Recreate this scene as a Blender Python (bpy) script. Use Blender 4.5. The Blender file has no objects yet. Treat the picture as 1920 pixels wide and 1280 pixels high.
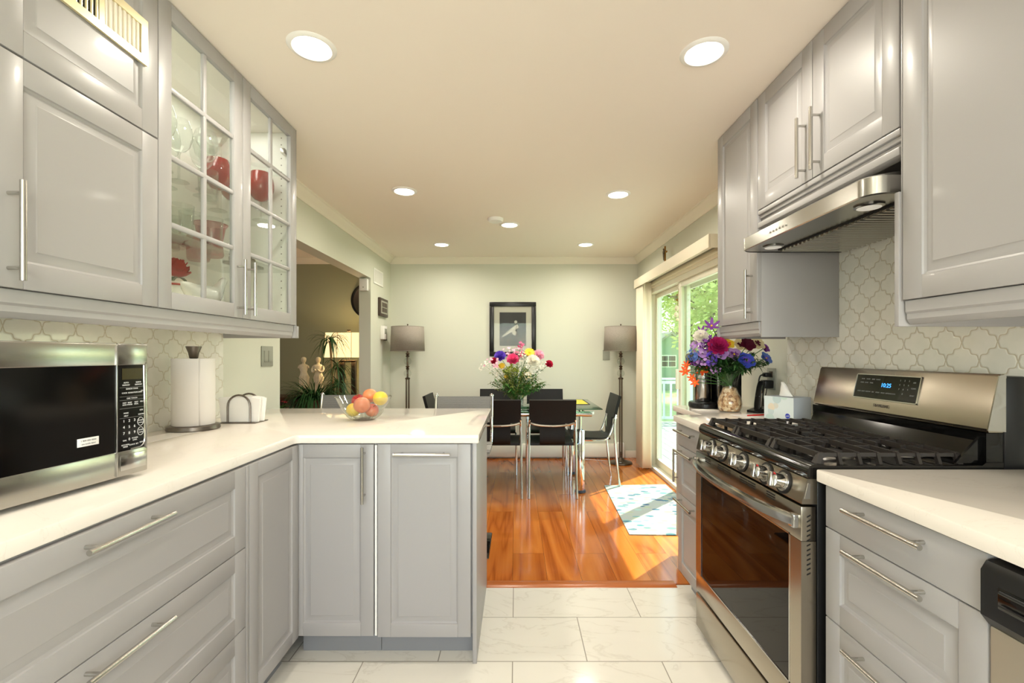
import bpy, bmesh, math, random
from mathutils import Vector, Matrix
R = math.radians
PI = math.pi
random.seed(7)
SC = bpy.context.scene
COL = SC.collection

# ------------------------------------------------------------------ camera, world, sun, exposure
cam_d = bpy.data.cameras.new('camera')
cam = bpy.data.objects.new('camera', cam_d)
COL.objects.link(cam)
cam.location = (0, 0, 1.234)
cam.rotation_euler = (R(90), 0, 0)
cam_d.sensor_width = 36.0
cam_d.lens = 36.0 * 860 / 1920
cam_d.shift_x = -8 / 1920
cam_d.shift_y = 24 / 1920
cam_d.clip_start = 0.02
cam_d.clip_end = 300
SC.camera = cam

W = bpy.data.worlds.new('sky')
SC.world = W
W.use_nodes = True
wn = W.node_tree.nodes
wl = W.node_tree.links
bgn = wn['Background']
sky = wn.new('ShaderNodeTexSky')
sky.sky_type = 'NISHITA'
sky.sun_disc = False
sky.sun_elevation = R(55)
sky.sun_rotation = R(45)
wl.new(sky.outputs[0], bgn.inputs[0])
bgn.inputs[1].default_value = 0.9

def lamp(name, kind, loc, power, color=(1, 1, 1), **kw):
    d = bpy.data.lights.new(name, kind)
    d.energy = power
    d.color = color
    o = bpy.data.objects.new(name, d)
    COL.objects.link(o)
    o.location = loc
    for k, v in kw.items():
        if k == 'rot': o.rotation_euler = v
        elif k == 'dir': o.rotation_euler = Vector(v).to_track_quat('-Z', 'Y').to_euler()
        else: setattr(d, k, v)
    return o

lamp('sunlight', 'SUN', (6, 8, 9), 14.0, (1.0, 0.93, 0.80), dir=(-.965, -.96, -1.9), angle=R(.6))
# added fill lamp, standing in for daylight at an unseen window behind the camera
lamp('added_window_fill', 'AREA', (0.0, -1.72, 1.50), 66, (1.0, 0.965, 0.92), dir=(0, 1, .22), shape='RECTANGLE', size=2.4, size_y=1.3)
lamp('added_living_fill', 'AREA', (-4.7, 4.0, 1.5), 9, (1.0, 0.97, 0.9), dir=(1, 0, .1), shape='RECTANGLE', size=1.6, size_y=1.2)  # added lamp brightening the unseen living room; no window is modelled there

SC.view_settings.view_transform = 'Standard'
SC.view_settings.look = 'None'
SC.view_settings.exposure = 0.0
SC.view_settings.gamma = 1.0
SC.view_settings.use_curve_mapping = False
SC.cycles.transparent_max_bounces = 40
SC.cycles.max_bounces = 14
SC.cycles.diffuse_bounces = 6
SC.cycles.glossy_bounces = 6


# ------------------------------------------------------------------ helpers
def lin(c):
    c = c / 255.0
    return c / 12.92 if c <= .04045 else ((c + .055) / 1.055) ** 2.4
def rgb(r, g, b):
    return (lin(r), lin(g), lin(b), 1)

MATS = {}
def mat(name, col=(200, 200, 200), rough=.5, metal=0.0, spec=.5, emit=None, es=0, coat=0, trans=0, ior=1.45, sheen=0, sss=0):
    m = bpy.data.materials.new(name)
    m.use_nodes = True
    b = m.node_tree.nodes['Principled BSDF']
    b.inputs['Base Color'].default_value = rgb(*col)
    b.inputs['Roughness'].default_value = rough
    b.inputs['Metallic'].default_value = metal
    b.inputs['Specular IOR Level'].default_value = spec
    b.inputs['Coat Weight'].default_value = coat
    b.inputs['Coat Roughness'].default_value = .08
    b.inputs['Transmission Weight'].default_value = trans
    b.inputs['IOR'].default_value = ior
    if sss:
        b.inputs['Subsurface Weight'].default_value = sss
        b.inputs['Subsurface Radius'].default_value = (.02, .015, .01)
    if emit:
        b.inputs['Emission Color'].default_value = rgb(*emit)
        b.inputs['Emission Strength'].default_value = es
    MATS[name] = m
    return m

class NT:
    def __init__(s, m):
        s.t = m.node_tree; s.n = s.t.nodes; s.l = s.t.links
        s.b = s.n.get('Principled BSDF')
    def node(s, typ, **kw):
        x = s.n.new(typ)
        for k, v in kw.items(): setattr(x, k, v)
        return x
    def link(s, a, b): s.l.new(a, b)
    def math(s, op, a, b=None, c=None):
        x = s.n.new('ShaderNodeMath'); x.operation = op
        for i, v in enumerate((a, b, c)):
            if v is None: continue
            if isinstance(v, (int, float)): x.inputs[i].default_value = v
            else: s.l.new(v, x.inputs[i])
        return x.outputs[0]
    def ramp(s, fac, stops):
        x = s.n.new('ShaderNodeValToRGB')
        e = x.color_ramp.elements
        while len(e) < len(stops): e.new(.5)
        for el, (p, c) in zip(e, stops): el.position = p; el.color = c
        s.l.new(fac, x.inputs[0])
        return x.outputs[0]
    def mix(s, fac, a, b, blend='MIX'):
        x = s.n.new('ShaderNodeMix'); x.data_type = 'RGBA'; x.blend_type = blend
        for k, v in ((0, fac), (6, a), (7, b)):
            if isinstance(v, (int, float, tuple)): x.inputs[k].default_value = v
            else: s.l.new(v, x.inputs[k])
        return x.outputs[2]
    def coords(s, scale=(1, 1, 1), loc=(0, 0, 0), rot=(0, 0, 0), kind='Object'):
        t = s.n.new('ShaderNodeTexCoord'); mp = s.n.new('ShaderNodeMapping')
        mp.inputs['Scale'].default_value = scale; mp.inputs['Location'].default_value = loc; mp.inputs['Rotation'].default_value = rot
        s.l.new(t.outputs[kind], mp.inputs[0])
        return mp.outputs[0]
    def noise(s, vec, scale=5, detail=4, rough=.5, dist=0):
        x = s.n.new('ShaderNodeTexNoise')
        x.inputs['Scale'].default_value = scale; x.inputs['Detail'].default_value = detail
        x.inputs['Roughness'].default_value = rough; x.inputs['Distortion'].default_value = dist
        s.l.new(vec, x.inputs['Vector'])
        return x.outputs[0]
    def bump(s, h, strength=.2, dist=.01, nrm=None):
        x = s.n.new('ShaderNodeBump'); x.inputs['Strength'].default_value = strength; x.inputs['Distance'].default_value = dist
        s.l.new(h, x.inputs['Height'])
        if nrm: s.l.new(nrm, x.inputs['Normal'])
        s.l.new(x.outputs[0], s.b.inputs['Normal'])
        return x.outputs[0]

def noisy(m, c1, c2, scale=6, detail=4, vec_scale=(1, 1, 1), bump=0, bd=.002, lo=.35, hi=.65, rot=(0, 0, 0)):
    t = NT(m)
    n = t.noise(t.coords(vec_scale, rot=rot), scale, detail)
    t.link(t.ramp(n, [(lo, rgb(*c1)), (hi, rgb(*c2))]), t.b.inputs['Base Color'])
    if bump: t.bump(n, bump, bd)
    return m

# ------------------------------------------------------------------ mesh builder
class MB:
    def __init__(s): s.v = []; s.f = []
    def add(s, vs, fs):
        o = len(s.v); s.v += [tuple(p) for p in vs]; s.f += [tuple(i + o for i in f) for f in fs]
        return s
    def box(s, x0, x1, y0, y1, z0, z1, b=0.0):
        if x0 > x1: x0, x1 = x1, x0
        if y0 > y1: y0, y1 = y1, y0
        if z0 > z1: z0, z1 = z1, z0
        if b <= 0:
            return s.add([(x0, y0, z0), (x1, y0, z0), (x1, y1, z0), (x0, y1, z0), (x0, y0, z1), (x1, y0, z1), (x1, y1, z1), (x0, y1, z1)],
                         [(0, 3, 2, 1), (4, 5, 6, 7), (0, 1, 5, 4), (1, 2, 6, 5), (2, 3, 7, 6), (3, 0, 4, 7)])
        bm = bmesh.new()
        vs = [bm.verts.new(p) for p in [(x0, y0, z0), (x1, y0, z0), (x1, y1, z0), (x0, y1, z0), (x0, y0, z1), (x1, y0, z1), (x1, y1, z1), (x0, y1, z1)]]
        for f in [(0, 3, 2, 1), (4, 5, 6, 7), (0, 1, 5, 4), (1, 2, 6, 5), (2, 3, 7, 6), (3, 0, 4, 7)]: bm.faces.new([vs[i] for i in f])
        b = min(b, .45 * min(x1 - x0, y1 - y0, z1 - z0))
        bmesh.ops.bevel(bm, geom=list(bm.edges), offset=b, segments=2, profile=.5, affect='EDGES')
        return s.bm(bm)
    def bm(s, bm, M=None):
        bm.verts.index_update()
        vs = [(M @ v.co if M else v.co.copy()) for v in bm.verts]
        s.add(vs, [tuple(v.index for v in f.verts) for f in bm.faces]); bm.free()
        return s
    def rings(s, rings, close=True, cap0=True, cap1=True):
        n = len(rings[0]); vs = [p for r in rings for p in r]; fs = []
        for i in range(len(rings) - 1):
            for j in range(n if close else n - 1):
                k = (j + 1) % n
                fs.append((i * n + j, i * n + k, (i + 1) * n + k, (i + 1) * n + j))
        if cap0: fs.append(tuple(reversed(range(n))))
        if cap1: fs.append(tuple(range((len(rings) - 1) * n, len(rings) * n)))
        return s.add(vs, fs)
    def lathe(s, prof, c=(0, 0, 0), seg=24, cap0=True, cap1=True, sx=1, sy=1):
        rs = []
        for r, z in prof:
            r = max(r, .0002)
            rs.append([(c[0] + r * sx * math.cos(2 * PI * k / seg), c[1] + r * sy * math.sin(2 * PI * k / seg), c[2] + z) for k in range(seg)])
        return s.rings(rs, True, cap0, cap1)
    def tube(s, pts, r, seg=8, closed=False, cap=True):
        pts = [Vector(p) for p in pts]; n = len(pts)
        rr = r if isinstance(r, (list, tuple)) else [r] * n
        rs = []; up = None
        for i, p in enumerate(pts):
            if closed: t = pts[(i + 1) % n] - pts[i - 1]
            else: t = pts[min(i + 1, n - 1)] - pts[max(i - 1, 0)]
            if t.length < 1e-9: t = Vector((0, 0, 1))
            t.normalize()
            if up is None:
                up = Vector((0, 0, 1)) if abs(t.z) < .9 else Vector((1, 0, 0))
            a = up - t * up.dot(t)
            if a.length < 1e-6: a = t.orthogonal()
            a.normalize(); b = t.cross(a); up = a
            rs.append([tuple(p + a * (rr[i] * math.cos(2 * PI * k / seg)) + b * (rr[i] * math.sin(2 * PI * k / seg))) for k in range(seg)])
        if closed: rs.append(rs[0]); cap = False
        return s.rings(rs, True, cap, cap)
    def cyl(s, p0, p1, r0, r1=None, seg=16):
        return s.tube([p0, p1], [r0, r0 if r1 is None else r1], seg)
    def ball(s, c, r, seg=14, sx=1, sy=1, sz=1):
        n = max(5, seg // 2)
        prof = [(r * math.sin(PI * i / n), -r * sz * math.cos(PI * i / n)) for i in range(n + 1)]
        return s.lathe(prof, c, seg, sx=sx, sy=sy)
    def prism(s, poly, a0, a1, axis='z'):
        def P(p, a):
            return {'z': (p[0], p[1], a), 'y': (p[0], a, p[1]), 'x': (a, p[0], p[1])}[axis]
        return s.rings([[P(p, a0) for p in poly], [P(p, a1) for p in poly]])
    def quad(s, a, b, c, d): return s.add([a, b, c, d], [(0, 1, 2, 3)])
    def xf(s, M):
        s.v = [tuple(M @ Vector(p)) for p in s.v]; return s
    def merge(s, o): return s.add(o.v, o.f)
    def build(s, name, m, parent=None, smooth=True, angle=35, solid=0, sub=0):
        me = bpy.data.meshes.new(name)
        me.from_pydata(s.v, [], s.f)
        bm = bmesh.new(); bm.from_mesh(me)
        bmesh.ops.recalc_face_normals(bm, faces=bm.faces); bm.to_mesh(me); bm.free()
        me.materials.append(MATS[m] if isinstance(m, str) else m)
        if smooth:
            me.polygons.foreach_set('use_smooth', [True] * len(me.polygons))
            me.set_sharp_from_angle(angle=R(angle))
        o = bpy.data.objects.new(name, me); COL.objects.link(o)
        if parent: o.parent = parent
        if solid:
            md = o.modifiers.new('solid', 'SOLIDIFY'); md.thickness = solid; md.offset = 0
        if sub:
            md = o.modifiers.new('sub', 'SUBSURF'); md.levels = sub; md.render_levels = sub
        return o

def tag(o, label, cat, group=None, kind=None):
    o['label'] = label; o['category'] = cat
    if group: o['group'] = group
    if kind: o['kind'] = kind
    return o
def thing(name, label, cat, loc=(0, 0, 0), rz=0, group=None):
    o = bpy.data.objects.new(name, None); COL.objects.link(o)
    o.empty_display_size = .05
    o.location = loc; o.rotation_euler = (0, 0, rz)
    return tag(o, label, cat, group)
def struct(o, label=None, cat=None):
    o['kind'] = 'structure'
    if label: o['label'] = label
    if cat: o['category'] = cat
    return o
def copy_tree(o, parent=None):
    c = o.copy(); COL.objects.link(c)
    if parent: c.parent = parent
    for ch in list(o.children): copy_tree(ch, c)
    return c
def dup(o, loc, rz, label, group=None):
    c = copy_tree(o); c.location = loc; c.rotation_euler = (0, 0, rz); c['label'] = label
    if group: c['group'] = group
    return c
def text(name, body, size, M, m, parent, align='CENTER', ext=.0003):
    cu = bpy.data.curves.new('t', 'FONT'); cu.body = body; cu.size = size; cu.extrude = ext
    cu.align_x = align; cu.align_y = 'CENTER'; cu.resolution_u = 3
    t = bpy.data.objects.new('t', cu); COL.objects.link(t)
    dg = bpy.context.evaluated_depsgraph_get(); dg.update()
    me = bpy.data.meshes.new_from_object(t.evaluated_get(dg))
    bpy.data.objects.remove(t)
    me.transform(M); me.materials.clear(); me.materials.append(MATS[m])
    o = bpy.data.objects.new(name, me); COL.objects.link(o)
    if parent: o.parent = parent
    return o
def arc(cx, cy, r, a0, a1, n=8):
    return [(cx + r * math.cos(R(a0 + (a1 - a0) * i / n)), cy + r * math.sin(R(a0 + (a1 - a0) * i / n))) for i in range(n + 1)]
def smooth_path(pts, n=6):
    P = [Vector(p) for p in pts]; out = []
    for i in range(len(P) - 1):
        a = P[max(i - 1, 0)]; b = P[i]; c = P[i + 1]; d = P[min(i + 2, len(P) - 1)]
        for k in range(n):
            t = k / n
            out.append(.5 * ((2 * b) + (c - a) * t + (2 * a - 5 * b + 4 * c - d) * t * t + (3 * b - a - 3 * c + d) * t ** 3))
    out.append(P[-1]); return out

# ------------------------------------------------------------------ materials
mat('cabinet_paint', (165, 163, 163), .40, coat=.05)
mat('cabinet_inside', (240, 236, 226), .5)
mat('toe_paint', (140, 142, 146), .4)
mat('white_edge', (240, 240, 238), .4)
mat('wall_paint', (208, 209, 195), .75)
mat('living_dim_paint', (156, 158, 132), .8)  # darker wall colour: the living room's dim lamp light is put into it
m = mat('ceiling_paint', (240, 231, 219), .85)
mat('trim_paint', (236, 229, 214), .45)
mat('steel', (178, 176, 170), .24, 1.0)
mat('steel_smooth', (196, 195, 192), .16, 1.0)
mat('dishwasher_steel', (206, 200, 186), .5, 1.0)
mat('range_steel', (172, 164, 150), .22, 1.0)
mat('chrome', (225, 225, 225), .05, 1.0)
mat('nickel', (196, 194, 188), .22, 1.0)
mat('bronze', (110, 96, 84), .3, 1.0)
mat('pewter', (128, 120, 112), .34, 1.0)
mat('dark_hole', (18, 18, 18), .7)
mat('black_gloss', (10, 10, 10), .10)
mat('black_glass', (10, 9, 9), .03, spec=.6)
mat('oven_glass', (12, 6, 5), .02, spec=.25)
mat('black_plastic', (20, 20, 21), .35)
mat('cast_iron', (40, 35, 32), .42)
mat('burner_alu', (170, 168, 165), .3, 1.0)
mat('white_plastic', (238, 237, 232), .4)
mat('grey_plastic', (150, 152, 140), .45)
mat('brown_plastic', (70, 56, 46), .4)
mat('paper_white', (244, 240, 236), .8)
mat('tissue_soft', (246, 244, 240), .9)
mat('leather', (26, 23, 22), .48, spec=.35)
mat('mesh_fabric', (128, 128, 126), .7)
mat('lamp_shade', (142, 133, 123), .85)
mat('warm_shade', (250, 232, 190), .8, emit=(255, 222, 160), es=1.25)
mat('can_lens', (255, 255, 255), .5, emit=(255, 244, 222), es=14)
mat('hood_lens', (235, 235, 230), .3, emit=(255, 250, 235), es=.25)
mat('label_white', (236, 236, 234), .5)
mat('print_grey', (140, 140, 140), .6)
mat('print_white', (215, 215, 215), .6)
mat('print_dark', (50, 46, 42), .6)
mat('digit_blue', (60, 150, 255), .5, emit=(60, 150, 255), es=2.5)
mat('display_amber', (50, 40, 12), .2)
mat('red_paint', (200, 22, 22), .4)
mat('brass_vent', (226, 214, 176), .32, .55)
mat('brass', (150, 112, 52), .35, 1.0)
mat('frame_black', (16, 15, 15), .3)
mat('frame_mat', (168, 166, 152), .8)
mat('blind_cream', (236, 226, 203), .55)
mat('door_cream', (231, 226, 208), .45)
mat('stem_green', (62, 104, 42), .6)
mat('leaf_dark', (38, 78, 30), .55)
mat('leaf_mid', (70, 122, 48), .55)
mat('leaf_olive', (120, 130, 60), .6)
mat('cane', (150, 118, 74), .7)
mat('soil', (50, 36, 26), .9)
mat('pot_clay', (92, 60, 44), .6)
mat('plaster', (226, 216, 186), .7)
mat('ceramic_white', (240, 238, 232), .2, coat=.5)
mat('red_glass', (150, 8, 14), .06, spec=.8, coat=.6)
mat('pink_glass', (190, 110, 120), .08, spec=.8, coat=.5)
mat('antique_bronze', (66, 58, 44), .5, .3)
mat('rose_red', (186, 10, 18), .5)
mat('console_wood', (70, 44, 28), .4)
mat('rubber', (60, 64, 70), .7)
mat('deck_wood', (170, 172, 165), .7)
mat('rail_white', (232, 236, 228), .5)
mat('shed_green', (118, 150, 128), .7)
mat('shed_roof', (150, 150, 140), .8)
mat('bark', (96, 86, 66), .9)
mat('black_rail', (30, 28, 26), .4)
mat('red_ink', (205, 24, 20), .35)
mat('yellow_mat', (206, 196, 62), .7)
mat('black_mat', (26, 26, 26), .7)
mat('threshold_wood', (176, 96, 42), .25)

def add_rough_noise(name, vs, amt=.12, base=.24, bumpk=.02):
    t = NT(MATS[name]); v = t.coords(vs)
    n = t.noise(v, 40, 2)
    t.link(t.math('MULTIPLY_ADD', n, amt, base - amt * .5), t.b.inputs['Roughness'])
    t.bump(n, bumpk, .0005)
add_rough_noise('steel', (1, 1, 30), .10, .24)
add_rough_noise('range_steel', (30, 1, 30), .10, .24)
noisy(MATS['pot_clay'], (88, 56, 40), (110, 74, 52), 8)
noisy(MATS['bark'], (74, 66, 50), (122, 110, 86), 6, 6, (4, 4, .8), .4, .02)
noisy(MATS['plaster'], (214, 202, 170), (232, 224, 198), 20, 4)
noisy(MATS['antique_bronze'], (46, 42, 32), (110, 96, 70), 60, 4, bump=.3, bd=.002)
noisy(MATS['lamp_shade'], (134, 125, 116), (150, 141, 131), 60, 2, (1, 1, 12), .05, .001)
noisy(MATS['leather'], (9, 9, 9), (16, 15, 14), 120, 3, bump=.06, bd=.001)
noisy(MATS['console_wood'], (58, 36, 24), (86, 56, 36), 6, 5, (1, 8, 8))
t = NT(MATS['ceiling_paint']); t.bump(t.noise(t.coords(), 90, 3), .03, .001)
t = NT(MATS['wall_paint']); t.bump(t.noise(t.coords(), 120, 2), .03, .001)

# leaves outside, light through
def leafmat(name, c1, c2, tr=.45):
    m = bpy.data.materials.new(name); m.use_nodes = True
    t = NT(m); n = t.noise(t.coords(), .9, 3)
    col = t.ramp(n, [(.35, rgb(*c1)), (.65, rgb(*c2))])
    t.link(col, t.b.inputs['Base Color']); t.b.inputs['Roughness'].default_value = .6
    tl = t.node('ShaderNodeBsdfTranslucent'); t.link(col, tl.inputs[0])
    mx = t.node('ShaderNodeMixShader'); mx.inputs[0].default_value = tr
    t.link(t.b.outputs[0], mx.inputs[1]); t.link(tl.outputs[0], mx.inputs[2])
    t.link(mx.outputs[0], t.n['Material Output'].inputs[0]); MATS[name] = m
leafmat('tree_leaf', (166, 190, 88), (222, 226, 146), .55)
leafmat('tree_leaf_deep', (106, 150, 60), (164, 194, 92), .5)
leafmat('petal_white', (244, 240, 226), (250, 248, 240), .25)
for nm, c1, c2 in [('petal_pink', (236, 70, 140), (250, 130, 176)), ('petal_pale_pink', (244, 176, 200), (250, 206, 220)), ('petal_yellow', (240, 200, 30), (252, 226, 70)),
                   ('petal_violet', (92, 62, 190), (132, 96, 216)), ('petal_purple', (110, 44, 140), (150, 84, 176)), ('petal_magenta', (150, 16, 84), (196, 36, 110)),
                   ('petal_lilac', (186, 140, 212), (214, 174, 230)), ('petal_blue', (50, 62, 190), (84, 104, 222)), ('petal_orange', (236, 80, 26), (250, 120, 50)),
                   ('petal_crimson', (176, 14, 54), (214, 30, 76)), ('petal_cream', (240, 226, 180), (248, 240, 208)), ('petal_steel_blue', (66, 96, 170), (110, 140, 205)),
                   ('petal_maroon', (84, 12, 40), (116, 22, 56)), ('petal_green', (150, 164, 60), (190, 196, 90))]:
    leafmat(nm, c1, c2, .2)

# thin clear glass
def thin_glass(name, tint=(255, 255, 255), base=.06, gain=1.0, rough=0.0, edge=None):
    m = bpy.data.materials.new(name); m.use_nodes = True; t = NT(m)
    t.n.remove(t.b)
    tr = t.node('ShaderNodeBsdfTransparent'); tr.inputs[0].default_value = rgb(*tint)
    gl = t.node('ShaderNodeBsdfGlossy'); gl.inputs['Roughness'].default_value = rough
    lw = t.node('ShaderNodeLayerWeight'); lw.inputs[0].default_value = .5
    f = t.math('MULTIPLY_ADD', t.math('POWER', lw.outputs[1], 3.5), gain, base)
    f = t.math('MINIMUM', f, .95)
    mx = t.node('ShaderNodeMixShader'); t.link(f, mx.inputs[0])
    t.link(tr.outputs[0], mx.inputs[1]); t.link(gl.outputs[0], mx.inputs[2])
    t.link(mx.outputs[0], t.n['Material Output'].inputs[0]); MATS[name] = m
thin_glass('pane_glass', (246, 252, 246), .03, .5)
thin_glass('frame_glass', (255, 255, 255), .012, .3)
thin_glass('door_glass', (240, 248, 238), .05, .6)
thin_glass('clear_glass', (251, 253, 252), .04, .8)
thin_glass('crystal', (246, 248, 246), .05, .75)
thin_glass('table_glass', (170, 206, 190), .12, .9)
thin_glass('shelf_glass', (250, 252, 250), .03, .5)
thin_glass('pink_tint', (226, 150, 160), .08, .8)

# quartz
t = NT(mat('quartz', (243, 236, 227), .08))
v = t.coords((1, 1, 1)); n = t.noise(v, 3.2, 8, .6, 1.5)
vein = t.math('ABSOLUTE', t.math('SUBTRACT', n, .5))
t.link(t.ramp(vein, [(0, rgb(228, 221, 211)), (.006, rgb(236, 229, 220)), (1, rgb(238, 231, 222))]), t.b.inputs['Base Color'])

# floor tile
t = NT(mat('floor_tile', (222, 216, 202), .16))
v = t.coords((1, 1, 1), loc=(.315, -2.153 + .3095 * 20, 0))
br = t.node('ShaderNodeTexBrick'); br.offset = .5; br.inputs['Scale'].default_value = 1
br.inputs['Brick Width'].default_value = .60; br.inputs['Row Height'].default_value = .3095
br.inputs['Mortar Size'].default_value = .0022; br.inputs['Mortar Smooth'].default_value = .1; br.inputs['Bias'].default_value = 0
br.inputs[1].default_value = (0, 0, 0, 1); br.inputs[2].default_value = (1, 1, 1, 1); br.inputs[3].default_value = (.5, .5, .5, 1)
t.link(v, br.inputs['Vector'])
off = t.node('ShaderNodeVectorMath', operation='ADD'); t.link(t.coords((1, 2.2, 1), rot=(0, 0, R(38))), off.inputs[0]); t.link(br.outputs[0], off.inputs[1])
n = t.noise(off.outputs[0], 2.6, 7, .55, 1.2); vein = t.math('ABSOLUTE', t.math('SUBTRACT', n, .5))
c = t.ramp(vein, [(0, rgb(218, 213, 202)), (.02, rgb(228, 224, 214)), (.5, rgb(232, 228, 219))])
c = t.mix(br.outputs[1], c, rgb(150, 144, 132))
t.link(c, t.b.inputs['Base Color'])
t.link(t.math('MULTIPLY_ADD', br.outputs[1], .5, .14), t.b.inputs['Roughness'])
t.bump(t.math('SUBTRACT', 1, br.outputs[1]), .3, .001)

# laminate wood floor: planks run away from the camera
t = NT(mat('floor_wood', (190, 100, 40), .13, coat=.3))
v = t.coords((1, 1, 1), rot=(0, 0, R(90)), loc=(0, .02, 0))
br = t.node('ShaderNodeTexBrick'); br.offset = .37; br.inputs['Scale'].default_value = 1
br.inputs['Brick Width'].default_value = 1.2; br.inputs['Row Height'].default_value = .19
br.inputs['Mortar Size'].default_value = .0008; br.inputs['Bias'].default_value = 0
br.inputs[1].default_value = (0, 0, 0, 1); br.inputs[2].default_value = (1, 1, 1, 1)
t.link(v, br.inputs['Vector'])
sh = t.node('ShaderNodeVectorMath', operation='SCALE'); t.link(br.outputs[0], sh.inputs[0]); sh.inputs['Scale'].default_value = 13.0
off = t.node('ShaderNodeVectorMath', operation='ADD'); t.link(t.coords((1, .11, 1)), off.inputs[0]); t.link(sh.outputs[0], off.inputs[1])
n1 = t.noise(off.outputs[0], 3.4, 2, .5, .5)
rings_ = t.math('FRACT', t.math('MULTIPLY', n1, 7.0))
rings_ = t.math('ABSOLUTE', t.math('SUBTRACT', rings_, .5))
off2 = t.node('ShaderNodeVectorMath', operation='ADD'); t.link(t.coords((1, .03, 1)), off2.inputs[0]); t.link(sh.outputs[0], off2.inputs[1])
n2 = t.noise(off2.outputs[0], 70, 4)
g = t.math('ADD', t.math('MULTIPLY', rings_, 1.1), t.math('MULTIPLY', n2, .45))
c = t.ramp(g, [(.10, rgb(146, 70, 22)), (.36, rgb(190, 106, 42)), (.75, rgb(206, 124, 54))])
pc = t.ramp(br.outputs[0], [(0, rgb(234, 226, 216)), (1, rgb(255, 255, 255))])
c = t.mix(1.0, c, pc, 'MULTIPLY')
c = t.mix(br.outputs[1], c, rgb(96, 46, 14))
t.link(c, t.b.inputs['Base Color'])

# arabesque tile
def fold(t, val, o, s_):
    a = t.math('DIVIDE', t.math('SUBTRACT', val, o), s_)
    a = t.math('FRACT', t.math('ADD', t.math('ADD', a, .5), 50))
    return t.math('ABSOLUTE', t.math('SUBTRACT', a, .5))
def arabesque(nm, y0, z0):
    t = NT(mat(nm, (222, 226, 216), .14, coat=.4))
    tc = t.node('ShaderNodeTexCoord'); sp = t.node('ShaderNodeSeparateXYZ'); t.link(tc.outputs['Object'], sp.inputs[0])
    u = fold(t, sp.outputs[1], y0, .111); w = fold(t, sp.outputs[2], z0, .117)
    q = t.math('SUBTRACT', u, w)
    e = t.math('ADD', t.math('MULTIPLY', t.math('SINE', t.math('MULTIPLY', q, 2 * PI)), .055), t.math('MULTIPLY', t.math('SINE', t.math('MULTIPLY', q, 4 * PI)), -.038))
    e2 = t.math('MULTIPLY', t.math('SINE', t.math('MULTIPLY', q, 6 * PI)), -.0233)
    d = t.math('ABSOLUTE', t.math('SUBTRACT', t.math('SUBTRACT', t.math('ADD', u, w), .5), t.math('ADD', e, e2)))
    grout = t.ramp(d, [(.016, (1, 1, 1, 1)), (.028, (0, 0, 0, 1))])
    body = t.ramp(t.noise(t.coords(), 14, 3), [(.3, rgb(226, 226, 216)), (.7, rgb(236, 234, 225))])
    t.link(t.mix(grout, body, rgb(200, 192, 170)), t.b.inputs['Base Color'])
    t.link(t.math('MULTIPLY_ADD', grout, .5, .13), t.b.inputs['Roughness'])
    t.bump(t.ramp(d, [(.0, (0, 0, 0, 1)), (.07, (1, 1, 1, 1))]), .5, .003)
arabesque('arabesque_tile', 1.337, 1.2585)
arabesque('arabesque_tile_right', 1.707, 1.2135)

# rug
t = NT(mat('rug_print', (225, 228, 222), .85))
v = t.coords((1, 1, 1)); wv = t.node('ShaderNodeTexVoronoi'); wv.inputs['Scale'].default_value = 12
mp = t.coords((1, 1.7, 1), rot=(0, 0, .5)); nz = t.noise(v, 5, 2)
t.link(mp, wv.inputs['Vector'])
spots = t.math('LESS_THAN', wv.outputs['Distance'], .42)
cc = t.ramp(wv.outputs['Color'], [(.0, rgb(84, 140, 150)), (.3, rgb(60, 92, 120)), (.45, rgb(140, 180, 170)), (.62, rgb(200, 206, 196)), (.66, rgb(160, 168, 136)), (.9, rgb(162, 166, 158))])
t.link(t.mix(spots, rgb(160, 165, 158), cc), t.b.inputs['Base Color'])

# lawn
t = NT(mat('lawn_grass', (120, 170, 60), .9))
t.link(t.ramp(t.noise(t.coords(), 3, 6), [(.3, rgb(150, 178, 96)), (.7, rgb(200, 212, 140))]), t.b.inputs['Base Color'])
noisy(MATS['deck_wood'], (150, 152, 146), (186, 188, 180), 5, 4, (1, 14, 1))

# fruit skins
def fruit(name, a, b, lo=.4, hi=.6):
    mt = mat(name, a, .28, coat=.2); noisy(mt, a, b, 7, 4, (1, 1, 1), lo=lo, hi=hi)
fruit('apple_red', (150, 12, 24), (190, 30, 34))
fruit('apple_blush', (214, 92, 88), (232, 140, 104))
fruit('apple_peach', (226, 128, 86), (236, 150, 100))
fruit('apple_yellow', (236, 190, 44), (240, 208, 76))

# pebbles in vase
t = NT(mat('pebbles', (190, 150, 110), .35))
vo = t.node('ShaderNodeTexVoronoi'); vo.inputs['Scale'].default_value = 75; t.link(t.coords(), vo.inputs['Vector'])
t.link(t.ramp(vo.outputs['Color'], [(0, rgb(120, 78, 50)), (.35, rgb(196, 150, 108)), (.7, rgb(226, 196, 156)), (1, rgb(240, 228, 206))]), t.b.inputs['Base Color'])
t.bump(vo.outputs['Distance'], .8, -.004)
# mesh sling weave
t = NT(MATS['mesh_fabric']); wv = t.node('ShaderNodeTexWave'); wv.inputs['Scale'].default_value = 60; wv.bands_direction = 'Z'; wv.inputs['Distortion'].default_value = 3
t.link(t.coords((1, 1, 1)), wv.inputs['Vector'])
t.link(t.ramp(wv.outputs[0], [(0, rgb(96, 96, 96)), (1, rgb(158, 156, 152))]), t.b.inputs['Base Color'])
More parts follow.
